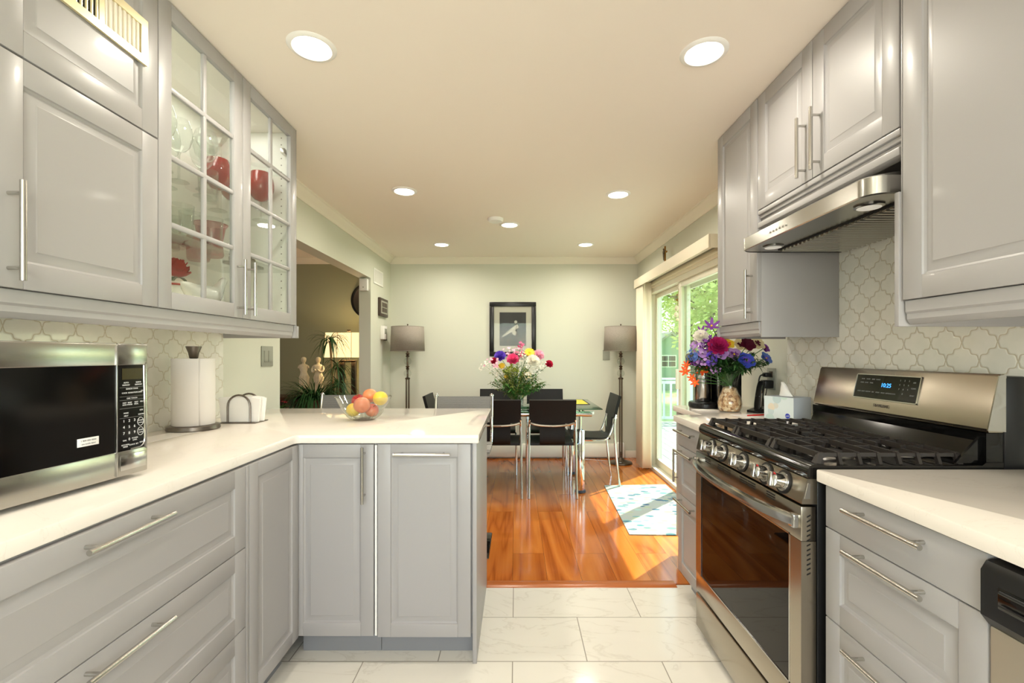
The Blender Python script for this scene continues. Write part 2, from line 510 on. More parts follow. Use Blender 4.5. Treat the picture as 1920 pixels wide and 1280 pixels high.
# tissue box prints
t = NT(mat('tissue_print', (226, 236, 238), .6)); vo = t.node('ShaderNodeTexVoronoi'); vo.inputs['Scale'].default_value = 17; t.link(t.coords(loc=(.3, .1, .05)), vo.inputs['Vector'])
sp_ = t.math('LESS_THAN', vo.outputs['Distance'], .42)
t.link(t.mix(sp_, rgb(224, 234, 236), t.ramp(vo.outputs['Color'], [(0, rgb(196, 218, 226)), (.4, rgb(232, 220, 200)), (.6, rgb(206, 228, 222)), (1, rgb(188, 200, 214))])), t.b.inputs['Base Color'])
t = NT(mat('tissue_grid', (226, 230, 234), .6)); br = t.node('ShaderNodeTexBrick'); br.offset = 0; br.inputs['Scale'].default_value = 1
br.inputs['Brick Width'].default_value = .007; br.inputs['Row Height'].default_value = .007; br.inputs['Mortar Size'].default_value = .0006
br.inputs[1].default_value = rgb(226, 230, 234); br.inputs[2].default_value = rgb(222, 228, 232); br.inputs[3].default_value = rgb(186, 194, 204)
t.link(t.coords(rot=(R(90), 0, 0)), br.inputs['Vector']); t.link(br.outputs[0], t.b.inputs['Base Color'])
# framed print: dim stage with a pale slanting shape
t = NT(mat('photo_print', (60, 60, 60), .5))
tc = t.node('ShaderNodeTexCoord'); sp = t.node('ShaderNodeSeparateXYZ'); t.link(tc.outputs['Object'], sp.inputs[0])
n = t.noise(t.coords(), 26, 5)
lowr = t.math('MULTIPLY', t.math('LESS_THAN', sp.outputs[2], -.02), n)
t.link(t.ramp(t.math('ADD', t.math('MULTIPLY', n, .5), t.math('MULTIPLY', lowr, .7)), [(.2, rgb(10, 12, 11)), (.55, rgb(30, 34, 30)), (.85, rgb(96, 92, 80))]), t.b.inputs['Base Color'])

# side lining with rows of shelf pin holes
t = NT(mat('lining_holes', (232, 232, 226), .5)); tc = t.node('ShaderNodeTexCoord'); sp = t.node('ShaderNodeSeparateXYZ'); t.link(tc.outputs['Object'], sp.inputs[0])
fz = t.math('SUBTRACT', t.math('FRACT', t.math('DIVIDE', sp.outputs[2], .0345)), .5)
dz = t.math('MULTIPLY', fz, .0345)
dd = []
for y0 in (.045, .30):
    dy = t.math('SUBTRACT', sp.outputs[1], y0)
    dd.append(t.math('SQRT', t.math('ADD', t.math('MULTIPLY', dy, dy), t.math('MULTIPLY', dz, dz))))
hole = t.math('LESS_THAN', t.math('MINIMUM', dd[0], dd[1]), .0032)
t.link(t.mix(hole, rgb(232, 232, 226), rgb(90, 88, 80)), t.b.inputs['Base Color'])
# ------------------------------------------------------------------ the setting
ZC = 2.381          # ceiling
XL, XR = -1.505, 1.45
YB = 5.48           # far wall
YN = -1.8           # wall behind the camera
YT = 2.455          # tile ends, wood begins
def S(name, mb, m, **kw): return struct(mb.build(name, m, **kw))
S('floor', MB().box(XL - .12, XR + .15, YN, YT, -.1, 0), 'floor_tile', smooth=False)
S('floor', MB().box(-4.8, XR + .03, YT + .012, YB + .1, -.1, 0), 'floor_wood', smooth=False)
S('floor_threshold', MB().prism([(YT - .03, 0), (YT + .045, 0), (YT + .035, .006), (YT - .015, .006)], -.158, .852, 'x'), 'threshold_wood')
S('ceiling', MB().box(-4.8, XR + .15, YN, YB + .1, ZC, ZC + .1), 'ceiling_paint', smooth=False)
S('wall_back', MB().box(-1.625, XR + .15, YB, YB + .1, 0, ZC), 'wall_paint', smooth=False)
S('wall_living_back', MB().box(-4.8, -1.625, YB, YB + .1, 0, ZC), 'living_dim_paint', smooth=False)
S('wall_living_left', MB().box(-4.9, -4.8, 1.0, YB, 0, ZC), 'living_dim_paint', smooth=False)
S('wall_living_near', MB().box(-4.8, -1.625, .9, 1.0, 0, ZC), 'living_dim_paint', smooth=False)
# left wall: kitchen stretch, header over the opening, short stretch by the far wall
w = MB().box(-1.625, XL, YN, 2.92, 0, ZC).box(-1.625, XL, 2.92, 4.74, 2.022, ZC).box(-1.625, XL, 4.74, YB, 0, ZC)
S('wall_left', w, 'wall_paint', smooth=False)
# right wall with the sliding door opening
w = MB().box(XR, XR + .15, YN, 3.20, 0, ZC).box(XR, XR + .15, 3.20, 5.04, 1.93, ZC).box(XR, XR + .15, 5.04, YB, 0, ZC)
S('wall_right', w, 'wall_paint', smooth=False)
w = MB().box(XL - .12, -1.2, YN - .1, YN, 0, ZC).box(1.2, XR + .15, YN - .1, YN, 0, ZC).box(-1.2, 1.2, YN - .1, YN, 0, .85).box(-1.2, 1.2, YN - .1, YN, 2.15, ZC)
S('wall_near', w, 'wall_paint', smooth=False)
w = MB().box(-1.2, 1.2, YN - .08, YN + .02, .85, .90).box(-1.2, 1.2, YN - .08, YN + .02, 2.10, 2.15)
for x in (-1.2, -.02, 1.16): w.box(x, x + .04, YN - .08, YN + .02, .85, 2.15)
wf = S('window_1', w, 'trim_paint')  # unseen window, put in for daylight behind the camera
MB().box(-1.18, 1.18, YN - .04, YN - .035, .88, 2.12).build('window_pane', 'pane_glass', wf, smooth=False)
# backsplash tile on both sides
struct(MB().box(XL, XL + .008, -.6, 2.343, .915, 1.40).build('wall_tile_left', 'arabesque_tile', smooth=False), 'pale arabesque tile backsplash behind the microwave')
struct(MB().box(XR - .008, XR, -.6, 2.44, .915, 1.90).build('wall_tile_right', 'arabesque_tile_right', smooth=False), 'pale arabesque tile backsplash behind the range')

def crown(name, x0, y0, x1, y1, nx, ny):
    # a moulding running from (x0,y0) to (x1,y1); (nx,ny) points into the room
    prof = [(0, -.070), (.008, -.070), (.012, -.058), (.022, -.046), (.040, -.030), (.052, -.018), (.058, -.010), (.068, -.008), (.070, 0), (0, 0)]
    r = []
    for (x, y) in ((x0, y0), (x1, y1)):
        r.append([(x + nx * d, y + ny * d, ZC + h) for d, h in prof])
    return S(name, MB().rings(r), 'trim_paint', angle=60)
crown('trim_1', XL, 2.36, XL, YB, 1, 0)
crown('trim_2', XR, 2.46, XR, YB, -1, 0)
crown('trim_3', XL, YB, XR, YB, 0, -1)
crown('trim_4', -4.8, YB, -1.626, YB, 0, -1)
def baseb(name, x0, x1, y0, y1): S(name, MB().box(x0, x1, y0, y1, 0, .085, .004), 'trim_paint')
baseb('baseboard_right', XR - .014, XR, 5.12, YB)
baseb('baseboard_back', 1.30, XR - .014, YB - .014, YB)
baseb('baseboard_left', XL, XL + .014, 4.74, YB)
baseb('baseboard_living', -4.8, -1.63, YB - .014, YB)

# ------------------------------------------------------------------ cabinet fronts
def field(mb, x0, x1, z0, z1, y):
    # raised centre panel inside a frame whose face is at y (towards -y)
    prof = [(0, 0), (.002, .0045), (.007, .0075), (.010, .0078), (.028, .0030), (.031, .0012), (.034, .0012)]
    rs = []
    for d, h in prof:
        rs.append([(x0 + d, y + h, z0 + d), (x1 - d, y + h, z0 + d), (x1 - d, y + h, z1 - d), (x0 + d, y + h, z1 - d)])
    mb.rings(rs, True, False, True)
def panel_front(x0, x1, z0, z1, t=.02, s=.055, plain=False, bev=.0016):
    mb = MB()
    if plain: return mb.box(x0, x1, -t, 0, z0, z1, .002)
    mb.box(x0, x0 + s, -t, 0, z0, z1, bev).box(x1 - s, x1, -t, 0, z0, z1, bev)
    mb.box(x0 + s, x1 - s, -t, 0, z0, z0 + s, .0009).box(x0 + s, x1 - s, -t, 0, z1 - s, z1, .0009)
    field(mb, x0 + s - .0005, x1 - s + .0005, z0 + s - .0005, z1 - s + .0005, -t)
    mb.box(x0 + s, x1 - s, -t + .009, -.002, z0 + s, z1 - s)
    return mb
def handle(parent, x, z, L=.22, vert=False, t=.02, so=.033, r=.0062):
    mb = MB(); h = L / 2; p = h - .028
    if vert:
        mb.cyl((x, -t - so, z - h), (x, -t - so, z + h), r)
        for s in (-p, p): mb.cyl((x, -t + .0005, z + s), (x, -t - so, z + s), .0045)
    else:
        mb.cyl((x - h, -t - so, z), (x + h, -t - so, z), r)
        for s in (-p, p): mb.cyl((x + s, -t + .0005, z), (x + s, -t - so, z), .0045)
    return mb.build('handle', 'nickel', parent)
def front(root, kind, x0, x1, z0, z1, hd=None, plain=False, fwd=0, s=.055):
    g = .0015
    o = panel_front(x0 + g, x1 - g, z0 + g, z1 - g, plain=plain, s=s).build(kind, 'cabinet_paint', root, angle=25)
    o.location = (0, -.001 - fwd, 0)
    if hd: handle(o, *hd)
    return o
def carcass(root, w, d, z0, z1, m='cabinet_paint'):
    return MB().box(0, w, 0, d, z0, z1, .001).build('carcass', m, root)
def toe(root, w, x0=0.0, d=.05):
    return MB().box(x0, w, d, d + .016, 0, .108).build('toe_kick', 'toe_paint', root)
L_, R_ = R(90), R(-90)

# left base run
XF = -.887   # carcass front (door face stands .02 proud)
t = thing('base_cabinet', 'grey three-drawer base cabinet under the microwave', 'cabinet', (XF - .0, .555, 0), L_, None)
carcass(t, .914, .60, .108, .878); toe(t, .914)
for a, b in ((.617, .876), (.363, .617), (.108, .363)):
    front(t, 'drawer', 0, .914, a, b, (.452, b - .026 - (.004 if b > .8 else 0), .225))
t = thing('base_cabinet', 'grey three-drawer base cabinet nearest the camera on the left, left of the microwave drawers', 'cabinet', (XF, -.36, 0), L_)
carcass(t, .914, .60, .108, .878); toe(t, .914)
for a, b in ((.617, .876), (.363, .617), (.108, .363)): front(t, 'drawer', 0, .914, a, b, (.452, b - .026, .225))
t = thing('corner_cabinet', 'grey corner base cabinet with a narrow handleless door, right of the microwave drawers', 'cabinet', (XF, 1.470, 0), L_)
MB().box(0, .355, 0, .60, .108, .878, .001).box(.355, .94, .03, .60, .108, .878).build('carcass', 'cabinet_paint', t)
MB().box(0, .36, .05, .066, 0, .108).build('toe_kick', 'toe_paint', t)
front(t, 'filler', 0, .018, .108, .876, plain=True)
front(t, 'door', .018, .356, .108, .876, s=.05)

# peninsula cabinets: doors face the camera
YP = 1.852
t = thing('base_cabinet', 'grey base cabinet with a vertical bar handle, left half of the peninsula', 'cabinet', (-.887, YP, 0), 0)
# local x from the corner
MB().box(.022, .322, 0, .58, .108, .878, .001).build('carcass', 'cabinet_paint', t)
MB().box(-.0, .325, .06, .076, 0, .108).build('toe_kick', 'toe_paint', t)
front(t, 'door', -.018, .319, .108, .876, (.282, .757, .222, True), s=.052)
t = thing('base_cabinet', 'grey pull-out base cabinet with a horizontal bar handle at the open end of the peninsula', 'cabinet', (-.560, YP, 0), 0)
MB().box(0, .384, 0, .58, .108, .878, .001).build('carcass', 'cabinet_paint', t)
MB().box(0, .384, .06, .076, 0, .108).build('toe_kick', 'toe_paint', t)
MB().box(-.004, .004, -.022, -.0, .112, .872).build('edge_strip', 'white_edge', t)
front(t, 'door', .006, .380, .106, .878, (.188, .840, .222), s=.052, fwd=.004)
MB().box(.386, .402, 1.829 - YP, 2.46 - YP, 0, .882, .001).build('end_panel', 'cabinet_paint', t)
o = tag(MB().box(-1.50, -.175, 2.435, 2.455, 0, .882, .001).build('back_panel', 'cabinet_paint'), 'flat grey panel closing the dining side of the peninsula', 'panel')

# quartz tops
def slab(name, poly, z0, z1, label):
    bm = bmesh.new(); vs = [bm.verts.new((x, y, z0)) for x, y in poly]; f = bm.faces.new(vs)
    r = bmesh.ops.extrude_face_region(bm, geom=[f]); bmesh.ops.translate(bm, vec=(0, 0, z1 - z0), verts=[e for e in r['geom'] if isinstance(e, bmesh.types.BMVert)])
    bmesh.ops.recalc_face_normals(bm, faces=bm.faces)
    bmesh.ops.bevel(bm, geom=[e for e in bm.edges if abs(e.verts[0].co.z - e.verts[1].co.z) < 1e-5], offset=.003, segments=2, profile=.5, affect='EDGES')
    mb = MB(); mb.bm(bm)
    return tag(mb.build(name, 'quartz', angle=40), label, 'countertop')
xe = -.148
pc = arc(xe - .02, 2.70 - .012 + 0, .02, 0, 90, 4)
slab('countertop', [(XL + .009, -.36), (-.872, -.36), (-.872, 1.79), (-.864, 1.806), (-.848, 1.812), (xe - .004, 1.812), (xe, 1.816)] + pc + [(XL + .001, 2.708), (XL + .001, 2.344), (XL + .009, 2.343)], .882, .915,
     'white quartz worktop running under the microwave and out over the peninsula')
slab('countertop', [(.832, -.36), (XR - .009, -.36), (XR - .009, 1.274), (.836, 1.274), (.832, 1.270)], .882, .915, 'white quartz worktop in the right foreground, above the dishwasher')
slab('countertop', [(.836, 2.052), (XR - .009, 2.052), (XR - .009, 2.44), (XR - .001, 2.441), (XR - .001, 2.872), (.985, 2.872), (.980, 2.867), (.980, 2.422), (.834, 2.422), (.828, 2.416), (.828, 2.06)], .882, .915,
     'white quartz worktop beyond the range, holding the tissue box and vase of flowers')

# right base cabinets
XG = .871
t = thing('base_cabinet', 'grey three-drawer base cabinet between the range and the dishwasher', 'cabinet', (XG, 1.262, 0), R_)
carcass(t, .436, .57, .108, .878); toe(t, .436)
front(t, 'drawer', 0, .436, .762, .876, (.222, .842, .222), plain=True)
front(t, 'drawer', 0, .436, .518, .762, (.222, .738, .222)); front(t, 'drawer', 0, .436, .108, .518, (.222, .488, .222))
t = thing('base_cabinet', 'grey three-drawer base cabinet on the far side of the range', 'cabinet', (XG, 2.412, 0), R_)
carcass(t, .346, .57, .108, .878); toe(t, .346)
front(t, 'drawer', 0, .346, .762, .876, (.14, .842, .222), plain=True)
front(t, 'drawer', 0, .346, .512, .762, (.14, .738, .222)); front(t, 'drawer', 0, .346, .108, .512, (.14, .486, .222))
t = thing('shallow_cabinet', 'shallow grey base cabinet by the sliding door, under the coffee maker', 'cabinet', (1.02, 2.865, 0), R_)
carcass(t, .440, .42, .108, .878); toe(t, .44)
front(t, 'door', 0, .44, .108, .876, (.045, .55, .20, True))

# upper cabinets, left
XU = -1.145
t = thing('glass_cabinet', 'grey wall cabinet with two glass grid doors full of glassware', 'cabinet', (XU, 1.440, 0), L_)
wl_, dp = .903, .355
mb = MB().box(0, .018, 0, dp, 1.381, 2.374).box(wl_ - .018, wl_, 0, dp, 1.381, 2.374).box(.018, wl_ - .018, 0, dp, 1.381, 1.399).box(.018, wl_ - .018, 0, dp, 2.356, 2.374)
mb.box(.018, wl_ - .018, dp - .008, dp, 1.399, 2.356)
mb.build('carcass', 'cabinet_inside', t, smooth=False)
mb = MB().box(wl_, wl_ + .004, -.02, dp, 1.317, 2.378)
mb.build('side_skin', 'cabinet_paint', t)
MB().box(wl_ - .0195, wl_ - .0182, .002, dp - .01, 1.40, 2.355).build('side_lining', 'lining_holes', t, smooth=False)
for z in (1.645, 1.881, 2.134): MB().box(.02, wl_ - .02, .02, dp - .012, z, z + .006, .001).build('glass_shelf', 'shelf_glass', t)
MB().box(wl_ - .06, wl_ - .019, .01, .03, 2.235, 2.262, .003).build('hinge', 'nickel', t)
for k, (a, b) in enumerate(((0, .446), (.446, .902))):
    a += .0015; b -= .0015; z0, z1 = 1.382, 2.376; s = .055; T = .02
    mb = MB().box(a, a + s, -T, 0, z0, z1, .0016).box(b - s, b, -T, 0, z0, z1, .0016).box(a + s, b - s, -T, 0, z0, z0 + s, .001).box(a + s, b - s, -T, 0, z1 - s, z1, .001)
    xm = (a + b) / 2
    mb.box(xm - .009, xm + .009, -.017, -.004, z0 + s, z1 - s, .004)
    for j in (1, 2, 3):
        zz = z0 + s + (z1 - z0 - 2 * s) * j / 4
        mb.box(a + s, b - s, -.0175, -.004, zz - .009, zz + .009, .004)
    d = mb.build('door', 'cabinet_paint', t); d.location = (0, -.001, 0)
    MB().box(a + s, b - s, -.009, -.006, z0 + s, z1 - s).build('door_glass', 'clear_glass', d, smooth=False)
    handle(d, b - .036 if k == 0 else a + .030, 1.505, .222, True)
def stdoor_cab(label, y0, w, split, vent=False, hz=True):
    t = thing('wall_cabinet', label, 'cabinet', (XU, y0, 0), L_)
    carcass(t, w, .355, 1.381, 2.378)
    front(t, 'door', 0, w, 1.381, split, (.030, 1.508, .222, True), s=.06)
    d = front(t, 'door', 0, w, split + .002, 2.378, None, s=.06)
    return t, d
t, d = stdoor_cab('grey wall cabinet with a brass grille in its upper door, beside the glass cabinet', .985, .455, 1.908)
# grille is screwed into the upper door, but lifts away as its own thing
g = thing('air_grille', 'brass-coloured air grille with open louvres set into the top left cabinet door', 'vent', (XU - .0, .985, 0), L_)
x0, x1, z0, z1 = .105, .405, 2.105, 2.240
yb = -.0215
mb = MB()
fr = .024
mb.box(x0, x1, yb - .008, yb, z0, z0 + fr).box(x0, x1, yb - .008, yb, z1 - fr, z1).box(x0, x0 + fr, yb - .008, yb, z0 + fr, z1 - fr).box(x1 - fr, x1, yb - .008, yb, z0 + fr, z1 - fr)
xm = (x0 + x1) / 2 - .002
mb.box(xm - .008, xm + .008, yb - .006, yb, z0 + .01, z1 - .01)
mb.build('frame', 'brass_vent', g)
MB().box(x0 + .01, xm, yb - .0012, yb - .0002, z0 + .01, z1 - .01).build('backing', 'dark_hole', g)
MB().box(xm, x1 - .01, yb - .0012, yb - .0002, z0 + .01, z1 - .01).build('backing', 'trim_paint', g)
for a, b, n in ((x0 + fr, xm - .006, 8), (xm + .006, x1 - fr, 8)):
    for k in range(n):
        x = a + (b - a) * (k + .5) / n
        MB().box(x - .0035, x + .0035, yb - .005, yb - .001, z0 + fr - .004, z1 - fr + .004, .001).build('louvre', 'brass_vent' if a < xm - .02 else 'trim_paint', g)
t, d = stdoor_cab('grey wall cabinet at the left edge of the view, nearest the camera', .525, .455, 1.908)
# light rails under the wall cabinets
def light_rail(name, x, y0, y1, z1, label, sgn=1, h=.064):
    # moulded strip: x is the outer face, room side towards sgn
    prof = [(0, 0), (0, -.030), (-.004, -.036), (-.004, -.050), (-.010, -h + .004), (-.014, -h), (-.028, -h), (-.028, 0)]
    r = [[(x + sgn * a, y, z1 + b) for a, b in prof] for y in (y0, y1)]
    return tag(MB().rings(r).build(name, 'cabinet_paint', angle=30), label, 'moulding')
light_rail('light_rail', -1.135, .525, 2.336, 1.380, 'long grey light rail moulding under the left wall cabinets')
tag(MB().box(XL + .002, -1.122, 2.349, 2.366, 1.317, 1.378, .001).build('end_rail', 'cabinet_paint'), 'short grey rail across the far end of the left wall cabinets', 'moulding')

# upper cabinets, right
XV = 1.097
t = thing('wall_cabinet', 'narrow tall grey wall cabinet beyond the range hood, nearest the sliding door', 'cabinet', (XV, 2.452, 0), R_)
carcass(t, .395, .345, 1.381, 2.378)
front(t, 'door', 0, .403, 1.381, 2.378, (.362, 1.508, .222, True), s=.06)
tag(MB().box(XV - .002, XR - .009, 2.047, 2.056, 1.311, 2.0, .001).build('side_panel', 'cabinet_paint'), 'flat grey side panel facing the range under the hood', 'panel')
light_rail('light_rail', 1.087, 2.058, 2.450, 1.380, 'short grey light rail moulding under the narrow cabinet by the sliding door', -1)
tag(MB().box(1.075, XR - .01, 2.4515, 2.458, 1.316, 1.379).build('end_rail', 'cabinet_paint'), 'short grey rail across the door end of the narrow wall cabinet', 'moulding')
t = thing('wall_cabinet', 'grey two-door wall cabinet directly above the range hood', 'cabinet', (XV, 2.045, 0), R_)
carcass(t, .757, .345, 1.873, 2.378)
front(t, 'door', 0, .378, 1.873, 2.378, (.338, 2.0, .222, True), s=.06)
front(t, 'door', .378, .757, 1.873, 2.378, (.418, 2.0, .222, True), s=.06)
mb = MB()
for k, (z1, z0, y) in enumerate(((1.871, 1.852, -.020), (1.852, 1.836, -.012), (1.836, 1.818, -.004), (1.818, 1.794, -.022))):
    mb.box(0, .757, y, .02, z0, z1, .003)
mb.box(0, .757, .02, .34, 1.83, 1.872)
mb.build('moulding', 'cabinet_paint', t)
tag(MB().box(1.062, XR - .01, 1.2625, 1.2655, 1.381, 2.378).build('filler_panel', 'cabinet_paint'), 'thin grey skin on the far side of the large right cabinet', 'panel')
t = thing('wall_cabinet', 'large grey wall cabinet at the top right, nearest the camera', 'cabinet', (XV - .018, 1.262, 0), R_)
carcass(t, .480, .362, 1.381, 2.378)
front(t, 'door', .004, .480, 1.381, 2.378, (.432, 1.508, .222, True), s=.06)
light_rail('light_rail', 1.067, .20, 1.258, 1.380, 'grey light rail moulding under the large cabinet at the right edge', -1)
t = thing('wall_cabinet', 'grey wall cabinet beside the camera on the right, past the edge of the photo', 'cabinet', (XV - .018, .780, 0), R_)
carcass(t, .5, .362, 1.381, 2.378); front(t, 'door', 0, .5, 1.381, 2.378, (.45, 1.508, .222, True), s=.06)
tag(MB().box(1.056, XR - .009, 1.266, 1.281, 1.311, 1.683, .001).build('filler_panel', 'cabinet_paint'), 'slim pale filler panel hanging at the near end of the range hood', 'panel')

# ------------------------------------------------------------------ ceiling lights
spots = [(-.763, 1.713, 'recessed ceiling light nearest the camera on the left, above the peninsula side'),
         (.713, 1.743, 'recessed ceiling light nearest the camera on the right, beside the range hood cabinet'),
         (-.787, 3.224, 'recessed ceiling light of the middle row on the left'),
         (.730, 3.288, 'recessed ceiling light of the middle row on the right'),
         (-.06, 4.06, 'recessed ceiling light in the centre beside the smoke detector'),
         (-.78, 4.79, 'recessed ceiling light of the farthest row on the left, near the left crown moulding'),
         (.724, 4.79, 'recessed ceiling light of the farthest row on the right, near the sliding door')]
src = None
for x, y, lb in spots:
    if src is None:
        src = t = thing('ceiling_light', lb, 'ceiling light', (x, y, ZC), 0, 'recessed ceiling lights')
        MB().lathe([(.066, -.0035), (.070, -.008), (.082, -.006), (.088, -.001), (.088, 0), (.066, 0)], (0, 0, 0), 40, False, False).build('trim_ring', 'white_plastic', t)
        MB().lathe([(.067, -.001), (.067, -.0045), (.05, -.006), (.0, -.0065)], (0, 0, 0), 40).build('lens', 'can_lens', t)
    else: t = dup(src, (x, y, ZC), 0, lb)
for i, (x, y, lb) in enumerate(spots + [(.0, .2, ''), (0, -1.0, '')]):  # last two lamps hang unseen near the camera, with no fitting
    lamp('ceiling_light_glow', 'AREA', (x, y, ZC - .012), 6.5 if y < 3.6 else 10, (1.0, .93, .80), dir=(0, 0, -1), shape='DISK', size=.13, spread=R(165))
tag(MB().lathe([(.066, 0), (.066, -.012), (.058, -.026), (.03, -.030), (0, -.030)], (-.176, 3.88, ZC), 32).build('smoke_detector', 'white_plastic'), 'round white smoke detector on the ceiling beside the centre light', 'smoke detector')
# ------------------------------------------------------------------ gas range
t = thing('gas_range', 'stainless steel gas range with five knobs and black cast iron grates', 'stove', (.845, 2.042, 0), R_)
wr = .754     # local x: far end to near end, local y: 0 at the body front, + towards the wall
rg = t
MB().box(0, wr, 0, .55, .03, .884, .003).build('body', 'black_plastic', t)
mb = MB()
for x in (.05, wr - .05):
    for y in (.05, .5): mb = MB().cyl((x, y, 0), (x, y, .032), .018); mb.build('foot', 'black_plastic', t)
# oven door
yd = -.045
dz0, dz1 = .192, .806
d = MB().box(0, wr, yd, -.003, dz0, .276, .003).box(0, wr, yd, -.003, .708, dz1, .003).box(0, .058, yd, -.003, .276, .708).box(wr - .058, wr, yd, -.003, .276, .708).build('oven_door', 'range_steel', t)
MB().box(.056, wr - .056, yd + .0015, yd + .012, .274, .710).build('window', 'oven_glass', d, smooth=False)
fr = MB()
for a in ((.054, wr - .054, .272, .276), (.054, wr - .054, .708, .712), (.054, .058, .272, .712), (wr - .058, wr - .054, .272, .712)):
    fr.box(a[0], a[1], yd - .001, yd + .002, a[2], a[3])
fr.build('window_trim', 'steel_smooth', d)
for k in range(13):
    z = .775 - k * .0135
    q = MB().prism([(yd + .016, z), (yd + .026, z + .005), (yd + .026, z + .009), (yd + .016, z + .004)], wr - .0005, wr + .0006, 'x').build('side_slot', 'dark_hole', d)
for xc, n in ((.125, 1), (.275, 2), (.455, 2), (.60, 1)):
    for r_ in range(3):
        for j in range(n):
            xx = xc + (j - (n - 1) / 2) * .056
            MB().box(xx - .024, xx + .024, yd - .0012, yd + .001, .781 + r_ * .0075, .7848 + r_ * .0075).build('vent_slot', 'dark_hole', d)
# bowed handle
hb = []
for i in range(25):
    u = i / 24; x = .012 + (wr - .024) * u
    bow = .052 * (1 - (2 * u - 1) ** 2) ** .8 + .004
    y = yd - bow - .004
    zz = .762; h = .017
    hb.append([(x, y - .010, zz - h * .7), (x, y - .012, zz + h * .2), (x, y - .006, zz + h), (x, y + .006, zz + h), (x, y + .004, zz - h)])
mb = MB().rings(hb)
mb.box(.006, .034, yd - .018, yd + .001, .743, .781, .003).box(wr - .034, wr - .006, yd - .018, yd + .001, .743, .781, .003)
mb.build('door_handle', 'steel_smooth', d)
# storage drawer
MB().box(0, wr, yd, -.003, .032, .180, .004).build('storage_drawer', 'range_steel', t)
# control panel: slanting steel with knobs
pp = [(-.043, .813), (-.043, .818), (-.028, .884), (0, .884), (0, .813)]
MB().prism(pp, 0, wr, 'x').build('control_panel', 'range_steel', t, angle=20)
MB().prism([(-.036, .828), (-.026, .872), (-.020, .872), (-.020, .828)], wr - .0002, wr + .001, 'x').build('control_panel_end_inset', 'steel_smooth', t)
nrm = Vector((0, -.975, .22)).normalized()
for k, yw in enumerate((1.90, 1.795, 1.638, 1.484, 1.386)):
    x = 2.042 - yw
    c = Vector((x, -.036, .849))
    kb = MB().cyl(tuple(c - nrm * .002), tuple(c + nrm * .006), .030, .028, 28).cyl(tuple(c + nrm * .006), tuple(c + nrm * .034), .0225, .0205, 28)
    M = Matrix.Translation(c + nrm * .036) @ nrm.to_track_quat('Z', 'Y').to_matrix().to_4x4() @ Matrix.Rotation(R(14), 4, 'Z')
    g = MB().box(-.009, .009, -.022, .022, -.004, .012, .003).xf(M); kb.merge(g)
    ko = kb.build('knob', 'steel_smooth', t)
    MB().cyl(tuple(c + nrm * .0005), tuple(c + nrm * .0035), .036, .036, 28).build('knob_ring', 'black_plastic', ko)
    if k > 2:
        a = [tuple(c + nrm * .0372 + Vector((.0215 * math.cos(R(q)), 0, 0)) + Vector((0, .22, .975)) * (.0215 * math.sin(R(q)))) for q in range(60, 131, 10)]
        MB().tube(a, .0016, 6).build('red_mark', 'red_paint', ko)
# cooktop pan: black, rounded front
pr = [(-.026, .886), (-.030, .894), (-.030, .908), (-.022, .922), (-.008, .927), (.03, .922), (.46, .922), (.47, .93), (.52, .93), (.52, .886)]
MB().prism(pr, -.004, wr + .004, 'x').build('cooktop', 'black_gloss', t, angle=50)
# burners
for bx, by, r in ((.14, .13, .05), (.14, .36, .038), (wr / 2, .245, .044), (wr - .14, .13, .05), (wr - .14, .36, .038)):
    b = MB().lathe([(r * 1.25, 0), (r * 1.2, .003), (r * .9, .005), (r * .85, .008), (r * .6, .009)], (bx, by, .922), 28).build('burner', 'burner_alu', t)
    MB().lathe([(r * .8, .008), (r * .84, .010), (r * .8, .014), (0, .015)], (bx, by, .922), 28).build('burner_cap', 'black_plastic', b)
# grates: three cast iron sections
def bar(mb, x0, y0, x1, y1, z0=.950, z1=.966, w=.009):
    d = Vector((x1 - x0, y1 - y0)); d.normalize(); n = Vector((-d.y, d.x)) * (w / 2)
    b = n * .75
    mb.rings([[(x + n.x, y + n.y, z0), (x - n.x, y - n.y, z0), (x - b.x, y - b.y, z1), (x + b.x, y + b.y, z1)] for x, y in ((x0, y0), (x1, y1))])
gy0, gy1 = .0, .435
for k in range(3):
    a = .010 + k * .2465; b = a + .241; cx = (a + b) / 2
    mb = MB()
    ys = [gy0 + .022 + j * (gy1 - gy0 - .04) / 7 for j in range(8)]
    def foot(x, s, y, w=.0055):      # leg that slopes down and out to the pan
        mb.rings([[(x + s * q, y - w, zz), (x + s * q, y + w, zz), (x + s * (q - .012), y + w, zz), (x + s * (q - .012), y - w, zz)] for q, zz in ((.0, .9655), (.016, .924))])
    for j, y in enumerate(ys):
        w = .012 if j in (0, 7) else .008
        cut = (k != 1 and j in (2, 5)) or (k == 1 and j in (3, 4))
        if cut:
            bar(mb, a + .014, y, cx - .045, y, w=w); bar(mb, cx + .045, y, b - .014, y, w=w)
        else: bar(mb, a + .014, y, b - .014, y, w=w)
        foot(a + .016, -1, y, w * .6); foot(b - .016, 1, y, w * .6)
    bar(mb, a + .020, ys[0], a + .020, ys[7], z0=.953, z1=.963)
    bar(mb, b - .020, ys[0], b - .020, ys[7], z0=.953, z1=.963)
    bar(mb, cx, ys[0], cx, ys[1] + .02, z0=.952, z1=.9645); bar(mb, cx, ys[7], cx, ys[6] - .02, z0=.952, z1=.9645); bar(mb, cx, ys[3], cx, ys[4], z0=.952, z1=.9645)
    # front corner legs
    for x in (a + .012, b - .012):
        mb.rings([[(x - .008 * s, y, zz), (x + .008 * s, y, zz), (x + .008 * s, y + .014, zz), (x - .008 * s, y + .014, zz)] for y, zz, s in ((ys[0] - .004, .966, .8), (ys[0] - .024, .924, 1.5))])
    mb.build('grate', 'cast_iron', t, angle=30).location = (0, 0, -.012)
